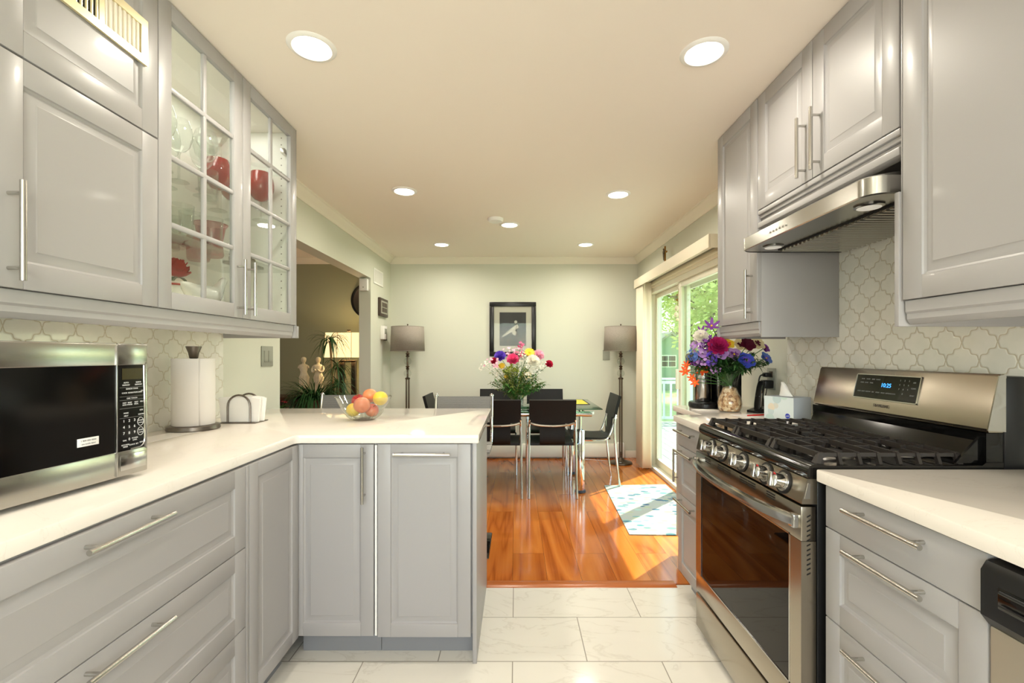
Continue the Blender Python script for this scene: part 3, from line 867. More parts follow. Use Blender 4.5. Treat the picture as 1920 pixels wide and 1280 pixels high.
# backguard
MB().box(.0, wr, .475, .59, .90, 1.012).build('backguard_base', 'black_gloss', t)
MB().prism([(.470, .925), (.455, .935), (.485, 1.012), (.50, 1.012), (.50, .925)], .012, wr - .02, 'x').build('splash_panel', 'black_gloss', t)
MB().prism([(.40, .926), (.46, .926), (.49, 1.0), (.47, 1.0)], wr - .020, wr - .012, 'x').build('splash_end', 'black_gloss', t)
bp = [(.482, 1.014), (.478, 1.024), (.510, 1.170), (.516, 1.178), (.53, 1.178), (.53, 1.014)]
bgd = MB().prism(bp, 0, wr, 'x').build('backguard', 'range_steel', t, angle=30)
MB().box(.002, wr + .004, .522, .585, .90, 1.172, .006).build('backguard_shell', 'black_plastic', t)
MB().prism([(.476, 1.020), (.508, 1.174), (.528, 1.178), (.528, 1.016)], wr, wr + .0035, 'x').build('backguard_trim', 'steel_smooth', t)
sl = Vector((0, .032, .146)).normalized(); bn = Vector((0, -sl.z, sl.y))
def bgM(x, s):    # frame on the slanting face; s is the distance up from its lower edge
    o = Vector((x, .478, 1.024)) + sl * s + bn * .0006
    return Matrix(((1, 0, 0, 0), (0, 1, 0, 0), (0, 0, 1, 0), (0, 0, 0, 1))) and Matrix.Translation(o) @ Matrix(((1, 0 * 1, 0, 0), (0, sl.y, bn.y, 0), (0, sl.z, bn.z, 0), (0, 0, 0, 1)))
dm = MB()
dm.box(-.141, .141, -.045, .045, 0, .002)
disp = dm.xf(bgM(.373, .090)).build('display', 'black_glass', t, smooth=False)
fr = MB()
for a in ((-.144, .144, .044, .0475), (-.144, .144, -.0475, -.044), (-.144, -.141, -.0475, .0475), (.141, .144, -.0475, .0475)): fr.box(a[0], a[1], a[2], a[3], 0, .003)
fr.xf(bgM(.373, .090)).build('display_trim', 'steel_smooth', disp)
T_ = lambda x, s: bgM(x, s) @ Matrix.Translation((0, 0, .0022))
text('clock_digits', '10:25', .021, T_(.378, .098), 'digit_blue', disp)
words = [(.265, .118, 'BROIL'), (.290, .118, 'WARM'), (.315, .118, 'BAKE'), (.338, .118, 'ROAST'), (.262, .104, 'OVEN'), (.284, .104, 'COOK'), (.308, .104, 'TIMER'),
         (.256, .070, 'LOCK'), (.276, .070, 'LIGHT'), (.300, .070, 'CUSTOM'), (.324, .070, 'SELF'), (.346, .070, 'STEAM'), (.370, .070, 'DELAY'), (.394, .070, 'OPTION'), (.416, .070, 'CLOCK'),
         (.494, .115, 'OFF'), (.494, .095, 'CLEAR'), (.494, .070, 'START')]
for x, s, w_ in words: text('display_label', w_, .0062, T_(x, s), 'print_grey', disp)
for i, ch in enumerate('123456789 0'):
    if ch != ' ': text('display_label', ch, .008, T_(.436 + (i % 3) * .018, .120 - (i // 3) * .0155), 'print_grey', disp)
text('maker_lettering', 'SAMSUNG', .0150, T_(.373, .022), 'print_dark', bgd)

# ------------------------------------------------------------------ range hood
t = thing('range_hood', 'stainless steel under-cabinet range hood with baffle filters', 'range hood', (.994, 2.042, 0), R_)
zb = 1.686
def hood_outline(ins, yb_=.446):
    o = []
    for cx, cy, a0, a1 in ((ins + .05, ins + .05, 180, 270), (wr - ins - .05, ins + .05, 270, 360)): o += arc(cx, cy, .05, a0, a1, 6)
    # left back, right back
    return [(ins, yb_)] + o + [(wr - ins, yb_)]
rs = []
for z, ins, in ((zb, .004), (zb + .003, 0), (zb + .052, 0), (zb + .056, .004), (zb + .108, .06)):
    rs.append([(x, y + (0 if z < zb + .055 else (.15 if y < .3 else 0) * ((z - zb - .056) / .052)), z) for x, y in hood_outline(ins)])
MB().rings(rs, True, False, True).build('canopy', 'steel', t, angle=28)
ui = hood_outline(.006); MB().prism([(x, y) for x, y in ui], zb + .002, zb + .012).build('underside', 'steel', t)
fl = MB().box(.055, wr - .055, .14, .43, zb - .003, zb + .003).build('filter', 'dark_hole', t)
for k in range(24):
    y = .062 + k * .0262
    MB().prism([(y, zb - .003), (y + .004, zb - .011), (y + .015, zb - .011), (y + .019, zb - .003)], .145, .425, 'y').build('baffle', 'steel', fl)
for x in (.115, wr - .115):
    l = MB().lathe([(.036, 0), (.040, -.004), (.034, -.007)], (x, .085, zb + .002), 28).build('hood_lamp', 'steel_smooth', t)
    MB().lathe([(.032, -.007), (.0, -.009)], (x, .085, zb + .002), 28).build('lamp_lens', 'hood_lens', l)
for k in range(6):
    x = .245 + k * .021
    MB().cyl((x, .001, zb + .026), (x, -.004, zb + .026), .0048, seg=16).build('button', 'steel_smooth', t)
MB().box(.11, wr - .02, .19, .446, zb + .07, 1.7935).build('housing', 'steel', t)

# ------------------------------------------------------------------ dishwasher
t = thing('dishwasher', 'dishwasher with black control strip and stainless door at lower right', 'dishwasher', (.872, .822, 0), R_)
MB().box(0, .60, 0, .56, .10, .874).build('body', 'black_plastic', t)
MB().box(0, .60, -.024, -.001, .115, .750, .004).build('door_panel', 'dishwasher_steel', t)
MB().box(0, .60, .05, .07, 0, .10).build('toe_kick', 'black_plastic', t)
cp = MB().prism([(-.026, .752), (-.040, .770), (-.040, .850), (-.030, .866), (-.002, .870), (-.002, .752)], .0, .60, 'x').build('control_strip', 'black_plastic', t)
MB().box(.03, .30, -.0415, -.038, .795, .832, .0015).build('handle_pocket', 'black_gloss', cp)
MB().tube([(.035, -.043, .825), (.30, -.043, .825)], .003).build('pocket_rib', 'black_plastic', cp)
MB().tube([(.035, -.043, .802), (.30, -.043, .802)], .003).build('pocket_rib', 'black_plastic', cp)

# ------------------------------------------------------------------ microwave
mw = thing('microwave', 'stainless steel microwave oven on the left worktop', 'microwave', (-.982, 1.222, .915), R(90) - math.atan2(.032, .321) * -1)
# local: x runs away from the camera; near corner -> negative x ; front faces -y
mw.rotation_euler = (0, 0, R(90) - math.atan2(-.032, .321) * -1)
H0, H1 = .012, .346
Wm = .56
MB().box(-Wm + .004, -.004, .022, .40, H0 + .002, H1 - .002, .006).build('casing', 'steel', mw)
for x in (-.05, -Wm + .05):
    for y in (.06, .34): MB().cyl((x, y, 0), (x, y, .015), .014).build('foot', 'black_plastic', mw)
sx = -.0835      # seam between door and controls
d = MB().box(-Wm, sx - .001, -.0, .021, .291, H1, .003).box(-Wm, sx - .001, 0, .021, H0, .076, .003).box(-Wm, -Wm + .05, 0.001, .021, .07, .30).build('door', 'steel', mw)
MB().box(-Wm + .05, sx - .001, .0015, .02, .074, .293).build('door_glass', 'black_gloss', d, smooth=False)
MB().box(sx - .0035, sx - .0012, -.0022, .006, H0 + .003, H1 - .003, .0008).build('door_edge', 'steel_smooth', d)
lb = MB().box(-.178, -.130, -.0008, .0012, .106, .125, .0002).build('sticker', 'label_white', d)
RX = Matrix.Rotation(R(90), 4, 'X')
def MF(x, z, y=-.0015): return Matrix.Translation((x, y, z)) @ RX
text('sticker_text', '1 800 000 0000', .0056, MF(-.154, .119, -.001), 'print_grey', lb)
text('sticker_text', 'see inside label', .0052, MF(-.154, .1115, -.001), 'print_grey', lb)
c = MB().box(sx + .001, 0, 0, .021, .291, H1, .003).box(sx + .001, 0, 0, .021, H0, .076, .003).box(-.010, 0, 0, .021, .07, .30, .002).build('control_frame', 'steel', mw)
poly = [(sx + .001, .078)] + arc(-.026, .094, .016, 270, 360, 6) + [(-.010, .291), (sx + .001, .291)]
cp = MB().prism(poly, -.0003, .006, 'y').build('control_panel', 'black_gloss', mw)
MB().tube([(-.012, -.0005, .290), (-.0105, -.001, .20), (-.0102, -.001, .094)] + [(x, -.001, z) for x, z in arc(-.026, .094, .0155, 0, -90, 6)] + [(-.05, -.0005, .0775)], .0018, 6).build('control_trim', 'chrome', cp)
MB().box(-.072, -.016, -.001, .001, .255, .283).build('display', 'display_amber', cp)
MB().box(-.077, -.006, -.0014, .002, .026, .066, .0015).build('open_button', 'steel_smooth', mw)
K = [(-.062, .247, 'AUTO'), (-.062, .241, 'DEFROST'), (-.028, .247, 'QUICK'), (-.028, .241, 'DEFROST'), (-.046, .231, 'SENSOR COOK'), (-.066, .221, 'COOK'), (-.048, .221, 'REHEAT'), (-.030, .221, 'POPCORN'), (-.016, .224, 'HOT'),
     (-.046, .207, 'ONE TOUCH'), (-.066, .196, 'HOT'), (-.066, .191, 'DOG'), (-.052, .196, 'BABY'), (-.052, .191, 'FOOD'), (-.034, .196, 'HOT'), (-.034, .191, 'MEAL'), (-.018, .196, 'MELT'),
     (-.062, .170, 'MORE'), (-.062, .163, 'MELT'), (-.020, .174, 'LESS'), (-.020, .163, 'SOFTEN'), (-.066, .101, 'TIME'), (-.038, .104, 'POWER'), (-.038, .099, 'LEVEL'),
     (-.064, .090, 'KITCHEN'), (-.064, .085, 'TIMER'), (-.046, .088, 'CLOCK'), (-.032, .088, 'SET'), (-.018, .090, 'LIGHT')]
for x, z, w_ in K: text('key_label', w_, .0048, MF(x, z), 'print_white', cp)
for i, ch in enumerate('1234567890'):
    x = -.068 + (i % 3) * .0145 if i < 9 else -.0535
    text('key_label', ch, .0095, MF(x, .150 - (i // 3) * .0155 if i < 9 else .103), 'print_white', cp)
for z, a, b in ((.144, 'START', '+30 SEC'), (.119, 'STOP', 'CLEAR')):
    MB().tube([(-.0215 + .0085 * math.cos(R(q)), -.0008, z + .0105 * math.sin(R(q))) for q in range(0, 360, 20)], .0006, 5, True).build('key_ring', 'print_white', cp)
    text('key_label', a, .0048, MF(-.0215, z + .003), 'print_white', cp); text('key_label', b, .0038, MF(-.0215, z - .003), 'print_white', cp)
for z in (.235, .212, .203, .182, .158): MB().box(-.078, -.013, -.0007, .001, z - .0003, z + .0003).build('key_rule', 'print_grey', cp)

# ------------------------------------------------------------------ worktop items, left
t = thing('paper_towel_holder', 'round bronze paper towel stand with a flared knob, beside the microwave', 'paper towel holder', (-1.375, 1.955, .915))
MB().lathe([(.094, 0), (.098, .004), (.096, .018), (.090, .021), (0, .021)], seg=48).build('base', 'pewter', t)
MB().cyl((0, 0, .02), (0, 0, .31), .006).build('rod', 'pewter', t)
MB().lathe([(.012, .300), (.016, .304), (.020, .325), (.029, .350), (.029, .353), (0, .354)], seg=28).build('knob', 'pewter', t)
t = thing('paper_towel_roll', 'white paper towel roll standing on the bronze holder', 'paper towel', (-1.375, 1.955, .937))
MB().lathe([(.020, 0), (.077, 0), (.078, .002), (.078, .277), (.077, .279), (.020, .279)], seg=56, cap0=False, cap1=False).build('roll', 'paper_white', t)
MB().lathe([(.0195, .001), (.0195, .278)], seg=24, cap0=False, cap1=False).build('core', 'pot_clay', t, solid=.001)
a0 = 35
MB().rings([[(.0785 * math.cos(R(a)), .0785 * math.sin(R(a)), z) for a in (-42, -38)] for z in (.001, .278)], False, False, False).build('loose_sheet', 'paper_white', t, solid=.0008)

t = thing('napkin_holder', 'bronze wire napkin holder with two arched hoops', 'napkin holder', (-1.285, 2.165, .915), 0)
for y in (-.040, .040):
    pts = [(-.052, y, .006), (-.052, y, .075)] + [(x, y, z) for x, z in arc(0, .078, .052, 180, 0, 12)][1:-1] + [(.052, y, .075), (.052, y, .006)]
    MB().tube(pts, .0045, 8).build('hoop', 'pewter', t)
MB().box(-.085, .085, -.055, .055, .0, .0045, .002).build('base', 'pewter', t)
nap = None
for k in range(9):
    y = -.030 + k * .0075
    lb = 'white folded paper napkin standing in the bronze wire holder'
    rnd = random.Random(k); w2 = .082 + rnd.uniform(-.006, .008); hh = .110 + rnd.uniform(-.006, .006); sh = rnd.uniform(-.012, .012)
    rr = []
    for i in range(9):
        u = -1 + 2 * i / 8
        x = u * w2 + sh; yy = y + .0022 * math.sin(u * 5)
        f = .006 * abs(u) ** 3
        rr.append([(x, yy - .0027, 0), (x, yy + .0027, 0), (x + u * .010, yy + .0034, hh - f), (x + u * .010, yy - .0034, hh - f)])
    n = thing('paper_napkin', lb, 'napkin', (-1.285, 2.165, .9205), 0, 'paper napkins in the wire holder')
    o = MB().rings(rr).build('fold', 'tissue_soft', n, angle=50)

bx, by = -.745, 2.24
t = thing('fruit_bowl', 'cut glass fruit bowl on the peninsula worktop', 'bowl', (bx, by, .915))
prof = [(.052, .0), (.056, .004), (.075, .018), (.098, .048), (.118, .084), (.132, .112), (.1335, .1135), (.130, .112), (.114, .084), (.093, .050), (.070, .023), (.048, .012), (0, .012)]
MB().lathe([(0, 0)] + prof, seg=64, cap0=False, cap1=False).build('glass', 'crystal', t)
for k in range(28):
    a = 2 * PI * k / 28; c_, s_ = math.cos(a), math.sin(a)
    if k % 1 == 0:
        MB().tube([(c_ * r, s_ * r, z) for r, z in ((.060, .006), (.079, .020), (.096, .042))], [.0008, .0026, .0006], 5).build('cut_flute', 'crystal', t)
def apple(m, lb, x, y, z, r, tilt, seed):
    o = thing('apple', lb, 'fruit', (bx + x, by + y, .915 + z), 0)
    o.rotation_euler = tilt
    pr = []; r *= .955
    n = 16
    for i in range(n + 1):
        a = PI * i / n; rr = r * (math.sin(a) ** .92) * (1.02 + .05 * math.cos(a)); zz = -r * .93 * math.cos(a)
        d = math.exp(-(rr / (r * .33)) ** 2)
        if i > n / 2: zz -= d * r * .30
        else: zz += d * r * .18
        pr.append((rr, zz))
    MB().lathe(pr, seg=28).build('flesh', m, o, angle=80)
    MB().tube([(0, 0, r * .55), (.002, 0, r * .85), (.006, .002, r * 1.06)], .0016, 6).build('stem', 'cane', o)
apple('apple_yellow', 'yellow apple low in the glass bowl at its left', -.044, -.0205, .0511, .034, (.6, .3, 0), 1)
apple('apple_blush', 'large pinkish-red apple at the front of the glass bowl', .012, -.0622, .0792, .040, (-.9, .2, .4), 2)
apple('apple_blush', 'pinkish-red apple low at the right of the glass bowl, mostly hidden', .0402, -.0003, .0471, .034, (.4, .5, 0), 3)
apple('apple_red', 'dark red apple at the back left of the glass bowl', -.0400, .0430, .0880, .036, (.3, -.2, 0), 4)
apple('apple_peach', 'peach-orange apple on top in the middle of the bowl', .0199, .0351, .1148, .037, (-.5, .2, .5), 5)
apple('apple_yellow', 'yellow apple on top at the right of the bowl', .0827, -.0052, .1053, .037, (-.6, -.3, 0), 6)

# wall plates
def plate(name, lb, cat, mt, loc, rz, w, h):
    t = thing(name, lb, cat, loc, rz)
    MB().box(-w / 2, w / 2, -.006, 0, -h / 2, h / 2, .003).build('plate', mt, t)
    return t
t = plate('light_switch', 'grey double light switch plate on the left wall above the peninsula', 'light switch', 'grey_plastic', (XL + .0005, 2.765, 1.222), L_, .125, .122)
for x in (-.024, .024):
    r_ = MB().box(x - .016, x + .016, -.010, -.004, -.034, .034, .002).build('rocker', 'grey_plastic', t)
t = plate('wall_outlet', 'double outlet plate with black plugs, behind the phone and tissue box', 'outlet', 'grey_plastic', (XR - .0005, 2.60, 1.095), R_, .085, .122)
for z in (-.026, .026): MB().box(-.018, .018, -.0085, -.005, z - .017, z + .017, .002).build('socket', 'brown_plastic', t)

# ------------------------------------------------------------------ worktop items, right
t = thing('tissue_box', 'pale printed tissue box beside the range', 'tissue box', (1.309, 2.165, .915), R(90) - math.atan2(-.06, -.145) * -1)
ang = math.atan2(.145, -.06)    # along the printed face, from the near corner
t.rotation_euler = (0, 0, ang)
# local x along the printed face; local y to the wall side is negative
MB().box(0, .157, -.122, 0, 0, .112, .001).build('carton', 'tissue_grid', t, smooth=False)
MB().box(0, .157, .0, .0006, .001, .111).build('printed_face', 'tissue_print', t, smooth=False)
lg = MB().cyl((.030, .0004, .024), (.030, .0014, .024), .012, seg=28).build('round_logo', 'petal_blue', t)
text('logo_text', 'puffs', .0095, Matrix.Translation((.030, .0016, .024)) @ Matrix.Rotation(PI, 4, 'Z') @ RX, 'label_white', lg)
MB().lathe([(.0, .1125), (.030, .1128)], (.078, -.06, 0), 24, sx=1.4, sy=.7).build('opening', 'print_grey', t)
o = thing('tissue', 'white tissue pulled up out of the tissue box', 'tissue', (1.309, 2.165, 1.028), ang)
rr = []
for i in range(7):
    u = i / 6
    z = u * .068; wd = .030 * (1 - u * .85) + .003; off = .006 * math.sin(u * 4)
    rr.append([(.078 + wd * math.cos(a) * (1 + .25 * math.sin(3 * a + u * 3)) + u * u * .030, -.06 + off + wd * .55 * math.sin(a), z) for a in [2 * PI * k / 14 for k in range(14)]])
MB().rings(rr).build('tuft', 'tissue_soft', o, angle=80)

def seed_tube(pts, r, n=6): return MB().tube(smooth_path(pts, n), r, 8)
t = thing('cordless_phone', 'black cordless phone standing in its charging cradle', 'phone', (1.335, 2.52, .915), R(-70))
MB().prism([(-.05, 0), (.045, 0), (.045, .030), (.015, .028), (-.05, .012)], -.036, .036, 'x').build('cradle', 'black_plastic', t)
hs = []
for z, y, w2, d2 in ((.018, -.012, .020, .011), (.05, -.006, .023, .013), (.10, .002, .022, .013), (.14, .010, .021, .013), (.165, .016, .019, .011), (.172, .018, .012, .007)):
    hs.append([(w2 * math.copysign(abs(math.cos(a)) ** .6, math.cos(a)), y + d2 * math.copysign(abs(math.sin(a)) ** .6, math.sin(a)), z) for a in [2 * PI * k / 20 for k in range(20)]])
h = MB().rings(hs).build('handset', 'black_plastic', t)
MB().tube([(.0215, -.022 + .11 * z + .006, z) for z in (.03, .06, .09, .12, .15)], .003, 6).build('silver_edge', 'chrome', h)
for i in range(4):
    for j in range(3):
        z = .045 + i * .013
        MB().box(-.013 + j * .010, -.006 + j * .010, -.0225 + .12 * z, -.0165 + .12 * z, z, z + .007, .001).build('key', 'print_grey', h)
t = thing('charging_cable', 'black charging cable running from the outlet down to the worktop', 'cord', (0, 0, 0))
MB().box(1.405, 1.442, 2.585, 2.625, 1.105, 1.13, .006).build('plug', 'black_plastic', t)
seed_tube([(1.41, 2.605, 1.118), (1.385, 2.605, 1.11), (1.375, 2.60, 1.06), (1.39, 2.585, .99), (1.385, 2.57, .935), (1.36, 2.55, .922), (1.36, 2.50, .9195)], .0042).build('cable', 'black_plastic', t)
t = thing('power_adapter', 'square black power adapter in the lower socket', 'adapter', (0, 0, 0))
MB().box(1.392, 1.441, 2.565, 2.622, 1.042, 1.088, .006).build('casing', 'black_plastic', t)
seed_tube([(1.415, 2.59, 1.043), (1.41, 2.60, .99), (1.40, 2.62, .93), (1.38, 2.64, .9185), (1.34, 2.60, .9185)], .0024).build('cable', 'black_plastic', t)

t = thing('coffee_maker', 'black and silver coffee maker in the corner by the sliding door', 'coffee maker', (1.04, 2.86, .915), R_)
MB().box(.0, .20, .135, .275, 0, .33, .02).build('body', 'black_gloss', t)
MB().lathe([(.085, 0), (.092, .006), (.092, .026), (.086, .034), (0, .034)], (.10, .085, 0), 32, sx=1.05, sy=.9).build('drip_tray', 'black_plastic', t)
MB().box(.015, .185, .0, .20, .245, .33, .025).build('brew_head', 'black_gloss', t)
MB().box(.196, .2035, .128, .140, 0, .32, .002).build('side_trim', 'steel_smooth', t)
MB().lathe([(.045, .036), (.047, .04), (.045, .225), (.0, .226)], (.09, .085, 0), 24).build('reservoir', 'steel_smooth', t)

vx, vy = 1.195, 2.57
t = thing('glass_vase', 'clear waisted glass vase half full of pebbles beside the coffee maker', 'vase', (vx, vy, .915))
vp = [(.045, 0), (.055, .004), (.064, .025), (.066, .045), (.060, .075), (.046, .105), (.038, .130), (.040, .165), (.050, .205), (.062, .24)]
MB().lathe([(0, .002)] + vp, seg=32, cap0=False, cap1=False).build('glass', 'crystal', t)
MB().lathe([(0, .003)] + [(r * .93, z) for r, z in vp[1:7]] + [(.02, .137), (0, .139)], seg=32, cap0=False).build('pebbles', 'pebbles', t)
t = tag(MB().tube([(1.19, 2.36, .9195), (1.285, 2.385, .9195)], [.0036, .0044], 10).tube([(1.285, 2.385, .9195), (1.330, 2.397, .9195)], [.0044, .0028], 10).build('pen', 'red_ink'), 'red pen lying on white paper beside the vase', 'pen')
pts = [(.0, -.11), (.20, -.06), (.165, .07), (-.035, .02)]
tag(MB().prism([(1.16 + x, 2.40 + y) for x, y in pts], .9152, .9160).build('paper_sheet', 'paper_white'), 'white paper sheet lying under the red pen', 'paper')
tag(MB().prism([(1.03 + x * .8, 2.64 + y * .5) for x, y in ((0, -.1), (.17, -.08), (.15, .06), (-.02, .05))], .9152, .9158).build('paper_sheet', 'paper_white'), 'white paper sheet lying in front of the coffee maker', 'paper')
tag(MB().prism([(-1.44, 1.60), (-1.33, 1.60), (-1.30, 1.90), (-1.40, 1.93)], .9152, .9160).build('paper_sheet', 'paper_white'), 'white paper sheet between the microwave and the paper towel', 'paper')
# ------------------------------------------------------------------ sliding door, blinds
dr = S('door_1', MB().box(XR - .002, XR + .12, 3.20, 3.24, 0, 1.93).box(XR - .002, XR + .12, 5.00, 5.04, 0, 1.93).box(XR - .002, XR + .14, 3.24, 5.00, 1.885, 1.93).box(XR - .002, XR + .14, 3.24, 5.00, 0, .035), 'door_cream')
def sash(y0, y1, x, w):
    z0, z1 = .036, 1.884
    p = MB().box(x, x + .035, y0, y0 + w, z0, z1, .003).box(x, x + .035, y1 - w, y1, z0, z1, .003).box(x, x + .035, y0 + w, y1 - w, z0, z0 + .075, .003).box(x, x + .035, y0 + w, y1 - w, z1 - .045, z1, .003).build('sash', 'door_cream', dr)
    MB().box(x + .015, x + .018, y0 + w, y1 - w, z0 + .07, z1 - .04).build('pane', 'door_glass', p, smooth=False)
    return p
sash(4.08, 4.998, XR + .065, .055)
screen = MB().box(XR + .108, XR + .122, 4.20, 4.262, .036, 1.884, .003).box(XR + .108, XR + .122, 3.242, 3.30, .036, 1.884, .003).box(XR + .108, XR + .122, 3.30, 4.20, .036, .10).box(XR + .108, XR + .122, 3.30, 4.20, 1.82, 1.884).build('screen_frame', 'door_cream', dr)
s1 = sash(3.242, 4.165, XR + .022, .055)
MB().box(XR - .010, XR + .022, 4.125, 4.15, .92, 1.10, .004).build('door_handle', 'door_cream', s1)
# casing above and beside the door
mb = MB().box(XR - .016, XR, 3.12, 5.11, 1.93, 2.0, .003).box(XR - .024, XR, 3.10, 5.12, 1.955, 1.975, .003).box(XR - .016, XR, 5.04, 5.11, 0, 1.93, .003).box(XR - .016, XR, 3.13, 3.20, .92, 1.93, .003)
S('trim_5', mb, 'blind_cream')

t = thing('vertical_blind', 'cream vertical blind gathered at the far end of the sliding door', 'blind', (XR, 3.15, 0), 0)
vx0 = -.130
mb = MB().box(vx0, vx0 + .012, 0, 2.0, 1.968, 2.062, .003).box(vx0 + .012, -.001, 0, .012, 1.968, 2.062, .002).box(vx0 + .012, -.001, 1.988, 2.0, 1.968, 2.062, .002).box(vx0 + .012, -.001, 0.012, 1.988, 2.05, 2.062)
mb.build('valance', 'blind_cream', t)
MB().box(-.085, -.045, .03, 1.97, 1.995, 2.03, .004).build('headrail', 'trim_paint', t)
for k in range(13):
    y = 1.70 + k * .0205
    rr = [[(-.018 - .1 * u, y + .010 * math.sin(PI * u) , z) for u in [i / 6 for i in range(7)]] for z in (.03, 1.995)]
    MB().rings(rr, False, False, False).build('slat', 'blind_cream', t, solid=.0015)
MB().tube([(-.105, 1.66, 1.99), (-.105, 1.662, 1.2), (-.105, 1.66, 1.16)], .003).build('wand', 'blind_cream', t)

t = thing('crucifix', 'small brass crucifix standing on the blind valance', 'crucifix', (XR - .055, 4.30, 2.062), 0)
MB().box(-.006, .006, -.008, .008, 0, .185, .002).box(-.006, .006, -.048, .048, .118, .134, .002).box(-.018, .018, -.022, .022, 0, .008, .002).build('cross', 'brass', t)
bz = MB()
bz.tube([(-.013, 0, .148), (-.014, 0, .12), (-.013, .003, .085), (-.013, 0, .05)], [.005, .009, .006, .004], 8).ball((-.014, 0, .156), .0075)
bz.tube([(-.012, -.04, .138), (-.014, 0, .128), (-.012, .04, .138)], [.003, .0045, .003], 6)
bz.build('figure', 'antique_bronze', t)

t = thing('hanging_charm', 'small beige hanging ornament of shells on the sliding door stile', 'ornament', (XR + .002, 4.10, 1.62), 0)
MB().tube([(0, 0, .20), (-.006, .004, .12), (-.008, 0, .05), (-.01, 0, -.04)], .0022, 6).build('cord', 'cane', t)
MB().lathe([(.008, -.02), (.018, 0), (.014, .018), (.006, .03)], (-.018, 0, .02), 14).build('shell', 'plaster', t)
MB().lathe([(.006, -.026), (.020, -.006), (.016, .014), (.004, .024)], (-.020, .006, -.03), 14).build('shell', 'plaster', t)
MB().ball((-.016, -.014, -.075), .013).build('shell', 'petal_cream', t); MB().ball((-.014, 0, .145), .009).build('bead', 'cane', t); MB().ball((-.014, 0, .10), .010).build('bead', 'brass', t)

# rug: corners lie askew on the wood
tag(MB().prism([(.824, 4.30), (1.41, 4.33), (1.40, 3.11), (.772, 3.13)], .0005, .007).build('rug', 'rug_print', smooth=False), 'white rug with small blue and grey leaf prints by the sliding door', 'rug')

# ------------------------------------------------------------------ dining table
TX, TY = .055, 4.43
t = thing('dining_table', 'glass dining table on thick chrome cylinder legs', 'table', (TX, TY, 0))
MB().box(-.70, .70, -.43, .43, .748, .758, .004).build('glass_top', 'table_glass', t)
MB().box(-.46, .46, -.39, .39, .726, .736, .003).build('lower_glass', 'table_glass', t)
mb = MB()
for y in (-.33, .33): mb.cyl((-.62, y, .700), (.62, y, .700), .024)
for x in (-.56, .56): mb.cyl((x, -.33, .700), (x, .33, .700), .020)
mb.build('frame', 'nickel', t)
for x in (-.62, .62):
    for y in (-.33, .33):
        MB().lathe([(.02, .024), (.02, 0), ], (x, y, .700), 16).build('end_cap', 'white_plastic', t)
for x in (-.518, .518):
    for y in (-.32, .32):
        l = MB().lathe([(.040, .02), (.041, .022), (.041, .545), (.034, .560), (.014, .566)], (x, y, 0), 28).build('leg', 'chrome', t)
        MB().lathe([(.044, 0), (.050, .004), (.048, .020), (.041, .026)], (x, y, 0), 28).build('foot_cover', 'rubber', l)
        MB().cyl((x, y, .56), (x, y, .748), .014).build('support_pin', 'chrome', l)
o = tag(MB().box(.40, .70, 4.34, 4.80, .7585, .7610, .001).build('placemat', 'black_mat'), 'black and yellow placemat at the right end of the dining table', 'placemat')
MB().box(.415, .685, 4.36, 4.78, .7610, .7618).build('yellow_field', 'yellow_mat', o)

# dining chair: faces +y, origin on the floor below the seat
def leather_sheet(prof, w0, w1, th=.014):
    rs = []
    n = len(prof)
    for i, (y, z) in enumerate(prof):
        a = Vector(prof[max(i - 1, 0)]); b = Vector(prof[min(i + 1, n - 1)])
        d = (b - a).normalized(); nn = Vector((-d.y, d.x)) * (th / 2)
        w = w0 + (w1 - w0) * i / (n - 1)
        rs.append([(-w, y + nn.x, z + nn.y), (w, y + nn.x, z + nn.y), (w, y - nn.x, z - nn.y), (-w, y - nn.x, z - nn.y)])
    return MB().rings(rs)
def sp2(pts, n=5): return [(p.x, p.y) for p in smooth_path([(a, b, 0) for a, b in pts], n)]
def make_chair(lb, loc, rz, grp):
    t = thing('dining_chair', lb, 'chair', loc, rz, grp)
    leather_sheet(sp2([(-.275, .845), (-.258, .78), (-.240, .71), (-.226, .640)]), .200, .200, .026).build('backrest', 'leather', t)
    leather_sheet(sp2([(-.222, .645), (-.214, .58), (-.212, .51), (-.200, .462), (-.165, .447)]), .110, .110).build('back_panel', 'leather', t)
    leather_sheet(sp2([(-.185, .450), (-.10, .444), (.0, .446), (.12, .456), (.19, .455), (.215, .440)]), .190, .200, .022).build('seat', 'leather', t)
    fr = MB()
    for s in (-1, 1):
        x = s * .196
        fr.tube(smooth_path([(x, -.235, .66), (x, -.205, .56), (x, -.17, .47), (x, -.13, .437), (x, .0, .433), (x, .17, .437)], 5), .009, 10)
    fr.tube(smooth_path([(-.19, -.240, .642), (-.12, -.246, .626), (0, -.248, .619), (.12, -.246, .626), (.19, -.240, .642)], 4), .010, 10)
    fr.cyl((-.19, -.10, .432), (.19, -.10, .432), .008).cyl((-.19, .15, .432), (.19, .15, .432), .008)
    fr.build('frame', 'chrome', t)
    for s in (-1, 1):
        x = s * .196
        MB().tube(smooth_path([(x, -.236, .672), (x * 1.02, -.222, .60), (x * 1.03, -.222, .45), (x * 1.04, -.245, .2), (x * 1.05, -.272, .002)], 6), .011, 12).build('leg', 'chrome', t)
        MB().tube(smooth_path([(x, .155, .434), (x * 1.03, .172, .41), (x * 1.05, .180, .3), (x * 1.06, .190, .002)], 6), .011, 12).build('leg', 'chrome', t)
    return t
G = 'black leather and chrome chairs at the glass dining table'
ch = make_chair('black leather chrome dining chair with its back to the kitchen, right one of the two', (.312, 4.185, 0), 0, G)
dup(ch, (-.160, 4.185, 0), 0, 'black leather chrome dining chair with its back to the kitchen, nearer the peninsula', G)
dup(ch, (.318, 4.86, 0), PI, 'black leather dining chair on the far side of the table, right of the flower vase', G)
